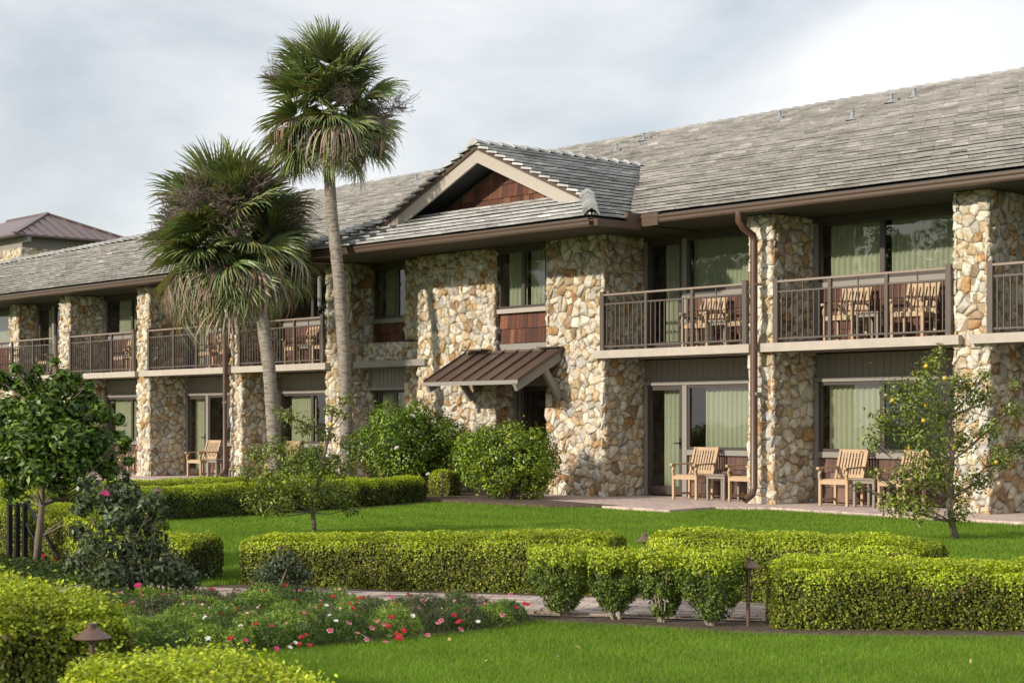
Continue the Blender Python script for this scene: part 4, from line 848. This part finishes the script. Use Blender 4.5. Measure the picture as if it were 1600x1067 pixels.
spots = [(545, 973, LP), (516, 985, LP), (581, 981, LP), (540, 958, WH), (558, 989, LP), (573, 999, LP), (590, 970, LP), (600, 976, LP), (603, 1003, LP), (453, 1011, WH), (462, 1004, WH), (432, 1013, PK), (424, 978, RD), (484, 1008, RD), (470, 995, RD), (478, 992, RD), (468, 1006, RD), (625, 994, RD), (619, 990, RD), (631, 985, RD), (628, 998, RD), (622, 996, RD), (607, 978, RD), (612, 964, RD), (709, 960, RD), (719, 969, RD), (710, 962, RD), (716, 972, RD), (747, 971, WH), (668, 992, LP), (720, 983, LP), (690, 969, LP), (685, 973, LP), (785, 961, LP), (806, 949, RD), (820, 943, RD), (825, 944, RD), (708, 924, LP), (742, 930, LP), (798, 928, LP), (770, 932, LP), (608, 931, LP), (612, 934, LP), (662, 939, LP), (520, 932, RD), (562, 934, RD), (570, 935, RD), (545, 943, RD), (552, 950, RD), (487, 961, RD), (468, 962, RD), (475, 957, RD), (400, 975, RD), (345, 958, RD), (372, 952, RD), (355, 950, WH), (320, 965, WH), (376, 978, WH), (325, 997, WH), (360, 997, RD), (384, 1000, PK), (510, 946, WH), (515, 962, WH), (525, 970, WH), (660, 930, WH), (645, 962, WH), (5, 896, LP), (68, 868, RD), (85, 875, RD)]
for (u, v, c) in spots:
    a = (u-800)/FPX; d = FW+RT*a; zf_ = .17 if v < 990 else .13; t = (1.5-zf_)*FPX/(v-660)   # flowers sit about 0.2 m above the ground plane
    x_, y_ = d.x*t, d.y*t; blossom(fb, (x_, y_, zf_), .018+.007*rnd.random(), c, 'flower', c2=(.45, .03, .10) if c == LP else None, petals=5, layers=2)
for (a, b, r_, h_, k_) in mounds:
    if (-FW.x*a*-1 if False else 1) and rnd.random() < .72 and b > 6.2:
        c = rnd.choice((RD, RD, LP, LP, (.55, .24, .27), (.5, .12, .16)))
        for _ in range(rnd.randint(1, 2)):
            th = rnd.uniform(0, 6.28); q = rnd.uniform(.1, .8); blossom(fb, (a+r_*q*math.cos(th), b+r_*q*math.sin(th), h_*math.sqrt(1-q*q)+.03), rnd.uniform(.009, .016), c, 'flower', petals=5, layers=2)
# ground cover at the left
gc = [(-17.5, 6.2), (-14.0, 5.9), (-14.2, 8.0), (-17.8, 8.1)]
x, y = scatter(gc, 30000); z = .12*nrg.uniform(.2, 1, len(x)); V, F, Cc = leaves(np.c_[x, y, z], np.tile([0., 0, 1], (len(x), 1)), .035, .016, cols(len(x), [(.04, .075, .014), (.06, .10, .018), (.03, .05, .012)], (3, 3, 2)), jitter=.6)
gco = npmesh('ground_cover', V, F, Cc, M['leaf'], kind='stuff'); tag(gco, 'dark green ground cover around the foot of the left tree', 'ground cover')

# ------------------------------------------------------------------ lawn grass
LG = ([(.140, .265, .020), (.11, .23, .018), (.20, .30, .028), (.30, .30, .08)], (4, 4, 3, .5))
def lawn(name, poly, n, h, w, holes=()):
    x, y = scatter(poly, n)
    for hpoly in holes: k = ~in_poly(x, y, hpoly); x = x[k]; y = y[k]
    g = np.array([mnoise.noise(Vector((a*.9, b*.9, 1))) for a, b in zip(np.round(x*4)/4, np.round(y*4)/4)]) if False else np.sin(x*1.3+np.sin(y*.9)*1.7)*.5*np.sin(y*1.1+1)
    C = cols(len(x), *LG)*(1+.20*g+.10*np.sin(x*5.1+y*3.3)*np.sin(y*4.7-x*2.2))[:, None]
    V, F, Cc = blades(x, y, h*nrg.uniform(.55, 1.25, len(x)), w, C, .45); o = npmesh(name, V, F, Cc, M['grass'], kind='stuff'); return o
nearp = [(-9.75, 5.6), (-9.5, 6.5), (-9.44, 7.3), (-9.44, 8.05), (-9.6, 8.8), (-8.0, 9.4), (-7.75, 9.55), (-6.15, 11.1), (-4.7, 12.8), (-3.2, 11.6), (-5.2, 7.2), (-6.2, 5.2), (-8.2, 4.6)]
tag(lawn('lawn_grass', nearp, 560000, .031, .0042), 'mown green grass of the near lawn in front of the flower bed', 'grass')
farp = [(-15.6, 9.5), (-14.4, 9.5), (-10.4, 11.6), (-9.2, 11.6), (-7.3, 12.2), (-6.5, 13.4), (-8.4, 22.0), (-13.7, 22.08), (-16, 22.28), (-19.0, 22.7), (-19.7, 22.1), (-19.45, 20.75), (-21, 20.9), (-24.1, 21.3), (-24.6, 20.6), (-25.0, 20.2), (-24.2, 18.6), (-23.4, 16.2), (-22.95, 14), (-22.7, 10), (-19, 9.6)]
tag(lawn('lawn_grass', farp, 620000, .05, .011), 'mown green grass of the lawn between hedges and building', 'grass')
tag(lawn('lawn_grass', [(-14.5, 8.6), (-13.6, 8.3), (-13.7, 9.6), (-15.0, 9.8)], 16000, .05, .007), 'grass strip in the gap between two hedges', 'grass')

# ------------------------------------------------------------------ palms
def frond_mesh(name, m, R_=.95, pet=.75, n=44, droop=.5, dead=False, seed=0):
    """fan frond along +X from the origin, Z up"""
    rs = random.Random(seed); b = MB(); pc = (.13, .17, .05) if not dead else (.24, .17, .12)
    b.tube([(0, 0, 0), (pet*.5, 0, .03), (pet, 0, 0)], [.018, .012, .009], 5, col=pc, cap=False)
    for i in range(n):
        a = R(-118+236*(i+.5)/n)+rs.uniform(-.02, .02); Lf = R_*(.62+.38*math.cos(a*.62))*rs.uniform(.88, 1.08); base = Vector((pet-.05+(.25*math.cos(a*.5) if abs(a) < 1.2 else .0), 0, -.03*math.cos(a)))
        d = Vector((math.cos(a), math.sin(a), 0)); dr = droop*rs.uniform(.7, 1.35)+(1.1 if dead else 0)*rs.uniform(.6, 1.3); w0 = rs.uniform(.016, .022)*(1.0 if not dead else .6); tw_ = rs.uniform(-.5, .5)
        k = 5; prev = None; dd = rs.uniform(.7, 1.6); c = tuple(x*rs.uniform(.75, 1.3) for x in ((.108, .138, .042) if not dead else rs.choice(((.36, .325, .235), (.27, .23, .16), (.45, .41, .32)))))
        if not dead and rs.random() < .12: c = (.15, .17, .03)
        p = base.copy(); el = .12*rs.uniform(-1, 1)+.18
        for j in range(k+1):
            t = j/k; wj = w0*min(1, (1-t)*1.7)**.8*(.6+.8*min(1, t*4)) if t < 1 else .001; sdv = Vector((-d.y, d.x, 0))*math.cos(tw_*t+.6)+Vector((0, 0, 1))*math.sin(tw_*t+.6)
            q = (tuple(p-sdv*wj), tuple(p+sdv*wj)); cc = c if t < .8 or dead else tuple(x*1.4+.03 for x in c)
            if prev is not None: b.add([prev[0], prev[1], q[1], q[0]], [(0, 1, 2, 3)], cc)
            prev = q; ang = (el-dr*t*t*1.5) if not dead else max(-1.5, .2-2.6*t*dd); p = p+(d*math.cos(ang)+Vector((0, 0, math.sin(ang))))*Lf/k
    o = b.build(name, m, None, local=True); me = o.data; bpy.data.objects.remove(o); return me
GF = [frond_mesh('frond', M['frond'], droop=dr, seed=s, R_=rr_, n=52, pet=.62) for s, dr, rr_ in ((1, .45, .94), (2, .75, .90), (3, 1.0, .98), (4, .6, .84))]
DF = [frond_mesh('dead_frond', M['deadfrond'], droop=.9, seed=s, dead=True, n=44, R_=1.1, pet=.62) for s in (11, 12, 13)]
def stalk_mesh(seed):
    rs = random.Random(seed); b = MB()
    for i in range(95):
        a = rs.uniform(-.5, .5); p = Vector((rs.uniform(.0, .7), 0, .25*rs.random())); d = Vector((rs.uniform(.1, 1), rs.uniform(-1, 1), rs.uniform(-.2, .9))).normalized()*rs.uniform(.18, .42)
        q = p+d*.5; e_ = p+d+Vector((0, 0, -.12)); g = rs.choice(((.20, .15, .13), (.26, .21, .19), (.15, .11, .09))); b.tube([p, q, e_], [.006, .004, .003], 3, col=g, cap=False)
        for _ in range(4):
            s_ = q+(e_-q)*rs.random(); f = s_+Vector((rs.uniform(-1, 1), rs.uniform(-1, 1), rs.uniform(-1, .6)))*.11; b.tube([s_, f], [.003, .002], 3, col=g, cap=False)
    b.tube([(0, 0, 0), (.4, 0, .18), (.8, 0, .2)], .012, 4, col=(.22, .17, .12)); o = b.build('x', M['deadfrond'], None, local=True); me = o.data; bpy.data.objects.remove(o); return me
SM = [stalk_mesh(s) for s in (5, 6, 7)]
def palm(label, trunk, rad, crown, scale, nG, nD, nS, seed, zsc=1.0, stalks=None, deadlist=None, skirt=.1):
    rs = random.Random(seed); base = (trunk[0][0], trunk[0][1], 0); root = empty('palm_tree', base, label, 'palm', 'sabal palms before the building'); k = 60; pts = []; rr_ = []
    tv = [Vector(p) for p in trunk]
    for i in range(k+1):
        t = i/k*(len(tv)-1); j = min(int(t), len(tv)-2); f = t-j; pts.append(tv[j].lerp(tv[j+1], f)); rr_.append((rad[0]+(rad[1]-rad[0])*i/k)*(1+.035*(i % 2)+rs.uniform(-.02, .02)))
    MB().tube(pts, rr_, 14).build('trunk', M['palmbark'], root, smooth=True)
    c0 = Vector(crown)
    def put(me, name, az, el, roll, sc, off=0, rad=.05):
        o = bpy.data.objects.new(name, me); Rm = Matrix.Rotation(az, 4, 'Z')@Matrix.Rotation(-el, 4, 'Y')@Matrix.Rotation(roll, 4, 'X'); p = c0+Vector((math.cos(az)*math.cos(el), math.sin(az)*math.cos(el), math.sin(el)))*rad+Vector((0, 0, off))
        link(o, p, root); o.rotation_euler = Rm.to_euler(); o.scale = (sc, sc, sc); return o
    for i in range(nG):
        t = i/(nG-1); el = R(84-140*t**.74)+rs.uniform(-.2, .2); az = i*2.39996+rs.uniform(-.25, .25); put(rs.choice(GF), 'frond', az, el, rs.uniform(-.7, .7), scale*rs.uniform(.9, 1.08), .25-.45*t)
    for i in range(nD):
        az = deadlist[i % len(deadlist)]+rs.uniform(-.25, .25) if deadlist else i*2.39996+rs.uniform(-.3, .3)
        put(rs.choice(DF), 'dead_frond', az, R(rs.uniform(-50, 2)), rs.uniform(-.4, .4), scale*rs.uniform(.85, 1.1), rs.uniform(-.25, .0)-skirt*rs.random())
    for az, el in (stalks or []): put(rs.choice(SM), 'flower_stalk', az, el, rs.uniform(-3, 3), scale*rs.uniform(.95, 1.3), .1, rad=.62)
    return root
def AZ_(s): return math.atan2(RT.y, RT.x)+s   # azimuth of the picture's right hand direction in world terms
def YY(u, v, Y): a = (u-800)/FPX; d = FW+RT*a; t = Y/d.y; return (d.x*t, Y, 1.5+(660-v)/FPX*t)
tp = [YY(542, 765, 21.3), YY(541, 690, 21.3), YY(538, 560, 21.3), YY(530, 440, 21.3), YY(518, 330, 21.3), YY(512, 235, 21.3), YY(513, 190, 21.3)]; tp[0] = (tp[0][0], tp[0][1], 0)
palm('tall slender palm rising past the roofline, shaggy crown against the sky', tp, (.14, .11), YY(515, 172, 21.3), .98, 64, 24, 0, 3, deadlist=[AZ_(0), AZ_(.35), AZ_(3.0), AZ_(2.7), AZ_(-1.3), AZ_(-2.4), AZ_(1.2)], stalks=[(AZ_(0), .1), (AZ_(-1.2), -.1), (AZ_(3.0), .6), (AZ_(-.6), -.3)])
sp3 = [YY(430, 775, 20.3), YY(428, 690, 20.3), YY(420, 570, 20.3), (0, 0, 0), (0, 0, 0)]; sp3 = [YY(430, 775, 20.3), YY(428, 690, 20.3), YY(421, 580, 20.3), YY(410, 500, 20.3), YY(385, 420, 20.3), YY(372, 370, 20.3)]; sp3[0] = (sp3[0][0], sp3[0][1], 0)
palm('shorter bushy palm with grey dead fronds hanging before the balconies', sp3, (.14, .125), YY(366, 378, 20.3), 1.18, 84, 38, 0, 8, skirt=.55, stalks=[(AZ_(3.1), .25), (AZ_(2.9), .1), (AZ_(-2.6), .0), (AZ_(-1.5), .5), (AZ_(-1.3), .2), (AZ_(0), .4), (AZ_(-.4), .2), (AZ_(3.4), .5), (AZ_(-2.2), .3), (AZ_(-.9), .6), (AZ_(-1.9), .7)])

# ------------------------------------------------------------------ furniture
def make_chair():
    c = empty('teak_armchair', (0, 0, 0)); T = M['teak']; w = .27; d0, d1 = -.25, .25   # front at -Y
    def P(name, b): return b.build(name, T, c, local=True)
    for s in (-1, 1):
        b = MB(); x = s*w; b.beam((x, d0, 0), (x, d0, .44), .045, .05, up=(0, 1, 0)); b.beam((x, d0, .43), (x, d0-.03, .53), .042, .048, up=(0, 1, 0)); b.beam((x, d0-.03, .52), (x, d0+.03, .64), .042, .046, up=(0, 1, 0)); P('leg', b)
        b = MB(); b.beam((x, d1-.02, 0), (x, d1-.02, .44), .045, .05, up=(0, 1, 0)); b.beam((x, d1-.02, .43), (x, d1+.16, .96), .042, .04, up=(0, 1, 0)); P('leg', b)
        b = MB(); b.beam((x, d0-.06, .645), (x, d1+.06, .66), .06, .028); b.tube([(x-.03, d0-.065, .64), (x+.03, d0-.065, .64)], .026, 8); P('armrest', b)
        P('stretcher', MB().beam((x, d0+.02, .1), (x, d1-.04, .1), .022, .04))
    b = MB(); b.box(-w+.02, w-.02, d0-.02, d0+.015, .37, .44); b.box(-w+.02, w-.02, d1-.03, d1, .37, .44); b.box(-w-.012, -w+.018, d0+.02, d1-.03, .375, .44); b.box(w-.018, w+.012, d0+.02, d1-.03, .375, .44); P('seat_frame', b)
    for i in range(6): y = d0+.02+i*.082; P('seat_slat', MB().box(-w+.02, w-.02, y, y+.062, .441, .458))
    for k_, z in ((0, .50), (1, .93)):
        y = d1+(z-.43)*.34; P('back_rail', MB().box(-w+.02, w-.02, y-.018, y+.014, z-.03, z+.035))
    for i in range(8):
        x = -w+.055+i*(2*w-.11)/7; P('back_slat', MB().beam((x, d1+.015, .50), (x, d1+.155, .91), .036, .014, up=(0, 1, 0)))
    return c
def make_table():
    c = empty('side_table', (0, 0, 0)); T = M['greywood']
    for x in (-.2, .2):
        for y in (-.2, .2): MB().box(x-.022, x+.022, y-.022, y+.022, 0, .46).build('leg', T, c, local=True)
    MB().box(-.18, .18, -.215, -.195, .40, .458).box(-.18, .18, .195, .215, .40, .458).box(-.215, -.195, -.18, .18, .40, .458).box(.195, .215, -.18, .18, .40, .458).build('apron', T, c, local=True)
    for i in range(5): MB().box(-.245, .245, -.245+i*.1, -.245+i*.1+.09, .46, .482).build('top_slat', T, c, local=True)
    return c
ch0 = make_chair(); tb0 = make_table(); used = {'c': False, 't': False}
def put(kind, x, y, z, rz, label, group):
    src = ch0 if kind == 'c' else tb0
    if not used[kind]: o = src; used[kind] = True; PROTO = o
    else: o = copy_tree(src)
    o.location = (x, y, z); o.rotation_euler.z = R(rz); tag(o, label, 'chair' if kind == 'c' else 'table', group); return o
GC, GT = 'teak armchairs on the patio', 'wooden side tables on the patio'; UC, UT = 'teak armchairs on the balconies', 'side tables on the balconies'
put('c', -21.97, 24.08, FL, 4, 'teak patio armchair beside the ground floor glass door, right of the entrance', GC)
put('c', -20.58, 24.08, FL, -6, 'teak patio armchair half hidden behind the downspout pier', GC)
put('c', -18.50, 24.05, FL, 5, 'teak patio armchair fully in view between the downspout pier and the right citrus tree', GC)
put('c', -17.25, 24.05, FL, -5, 'teak patio armchair seen through the right citrus tree', GC)
put('c', -39.3, 24.05, FL, 6, 'teak patio armchair of the left wing beside the brown downspout', GC)
put('c', -35.8, 24.15, FL, 0, 'teak patio armchair behind the short palm trunk, left one of its pair', GC)
put('c', -34.35, 24.15, FL, 0, 'teak patio armchair behind the short palm trunk, right one of its pair', GC)
put('c', -43.1, 24.1, FL, 0, 'teak patio armchair farthest left, behind the dense dark tree', GC)
put('t', -21.2, 24.05, FL, 0, 'grey wooden side table with an ashtray, beside the downspout pier', GT)
put('t', -17.87, 24.05, FL, 0, 'grey wooden side table between the two patio chairs at right', GT)
put('t', -38.55, 24.1, FL, 0, 'wooden side table at the foot of the left wing downspout', GT)
for x, l in ((-21.75, 'balcony armchair above the ground floor glass door, left one'), (-20.65, 'balcony armchair right against the pier with the downspout'), (-18.45, 'left armchair on the large balcony right of the downspout'), (-17.05, 'right armchair on the large balcony right of the downspout'), (-34.9, 'left armchair on the balcony behind the short palm'), (-33.7, 'armchair on the balcony between the two palms'), (-38.9, 'left armchair on the balcony left of the short palm'), (-37.9, 'right armchair on the balcony left of the short palm'), (-43.4, 'left armchair on the second balcony from the left edge'), (-42.4, 'right armchair on the second balcony from the left edge'), (-48.0, 'armchair on the balcony at the left edge')):
    put('c', x, 24.1, Z2, rnd.uniform(-16, 16), l, UC)
for x, l in ((-21.15, 'side table on the balcony above the ground floor glass door'), (-17.8, 'side table on the large balcony right of the downspout'), (-34.3, 'side table on the balcony behind the short palm'), (-42.9, 'side table on the second balcony from the left edge')):
    put('t', x, 24.05, Z2, 0, l, UT)
tag(MB().lathe((-21.1, 24.05, FL+.482), [(.001, 0), (.085, .002), (.10, .02), (.09, .05), (.05, .055), (.001, .05)], 16).build('ashtray', M['lamp'], loc=(-21.1, 24.05, FL+.482), smooth=True), 'round dark ashtray on the grey patio side table', 'ashtray')

def path_lamp(x, y, label, h=.48, r=.085, s=1.0, fin=.0):
    root = empty('path_lamp', (x, y, 0), label, 'lamp', 'bronze mushroom path lamps')
    MB().tube([(x, y, 0), (x, y, h-.06)], .0145*s, 10).build('stem', M['lamp'], root)
    MB().tube([(x, y, h-.075), (x, y, h-.03)], .028*s, 12).build('lamp_holder', M['lamp'], root)
    MB().lathe((x, y, h-.055), [(r*.98, -.004), (r, 0), (r*.62, .024*s), (r*.34, .042*s), (r*.26, .046*s), (r*.26, .066*s), (r*.30, .068*s), (.001, .073*s)], 24).build('lamp_shade', M['lamp'], root, smooth=False)
    return root
path_lamp(-8.31, 9.70, 'bronze path lamp between the four loose shrubs and the right hedge', .50, .085)
path_lamp(-11.45, 11.87, 'path lamp showing only its cap in the gap between the two long hedges', .43, .085)
path_lamp(-25.58, 20.95, 'thin far path lamp at the end of the long hedge by the entrance shrub', .55, .09)
path_lamp(-22.3, 12.9, 'small path lamp cap above the pink flowering shrub', .55, .09)
path_lamp(-7.57, 4.02, 'nearest bronze path lamp, its cap between the two lower left hedges', .52, .094, 1.0)
# black metal rail at the left
rl = empty('black_metal_rail', (-17.1, 8.05, 0), 'black metal post frame with slanting struts left of the dense tree trunk', 'railing')
def W3(u, v, t): return P3(u, v, t)
for u in (15, 27, 39):
    p = P3(u, 785, 18.1); MB().beam((p[0], p[1], 0), (p[0], p[1], .66), .045, .045).build('post', M['black'], rl)
a = P3(12, 787, 18.1); b_ = P3(47, 790, 18.1); MB().beam(a, b_, .03, .035).build('top_bar', M['black'], rl)
MB().beam(P3(43, 788, 18.1), P3(92, 872, 17.6), .026, .026).build('strut', M['black'], rl); MB().beam(P3(40, 815, 18.1), P3(72, 875, 17.9), .022, .022).build('strut', M['black'], rl)
for nm, u in (('finial', 15), ('finial', 44)):
    p = P3(u, 784, 18.1); MB().lathe((p[0], p[1], p[2]), [(.001, -.03), (.026, -.01), (.026, .012), (.001, .03)], 10).build(nm, M['black'], rl)

# ------------------------------------------------------------------ oaks across the garden (seen mirrored in the windows)
for i, (x, y, h) in enumerate(((-62, -16, 13), (-48, -24, 12), (-75, -2, 14))):
    root = empty('oak_tree', (x, y, 0), ('broad oak mirrored in the windows, middle one', 'broad oak mirrored in the windows, nearest one', 'broad oak mirrored in the windows, farthest one')[i], 'tree', 'oaks across the garden')
    MB().tube([(x, y, 0), (x+.2, y, h*.25), (x, y+.3, h*.5), (x, y, h*.8)], [.45, .35, .25, .1], 10).build('trunk', M['bark'], root, smooth=True)
    cs_ = [(x+rnd.uniform(-5, 5), y+rnd.uniform(-5, 5), h*rnd.uniform(.4, .9)) for _ in range(24)]
    V, F, Cc = blob_leaves(cs_, [rnd.uniform(1.1, 2.2) for _ in cs_], 7000, .42, CITD, shell=.3); npmesh('crown', V, F, Cc, M['leafd'], root, kind='stuff')

# a few fallen leaves on the grass
nl = 90; xl = nrg.uniform(-24, -6, nl); yl = nrg.uniform(9.5, 21, nl); kx = in_poly(xl, yl, farp); xn, yn = scatter(nearp, 40); xl = np.r_[xl[kx], xn]; yl = np.r_[yl[kx], yn]
V, F, Cc = leaves(np.c_[xl, yl, np.full(len(xl), .04)], np.tile([0., 0, 1], (len(xl), 1)), .045, .025, cols(len(xl), [(.45, .36, .14), (.30, .19, .08), (.6, .58, .5)], (3, 3, 1)), jitter=.5)
tag(npmesh('fallen_leaves', V, F, Cc, M['leaf'], kind='stuff'), 'a few dry fallen leaves scattered on the lawns', 'leaves')
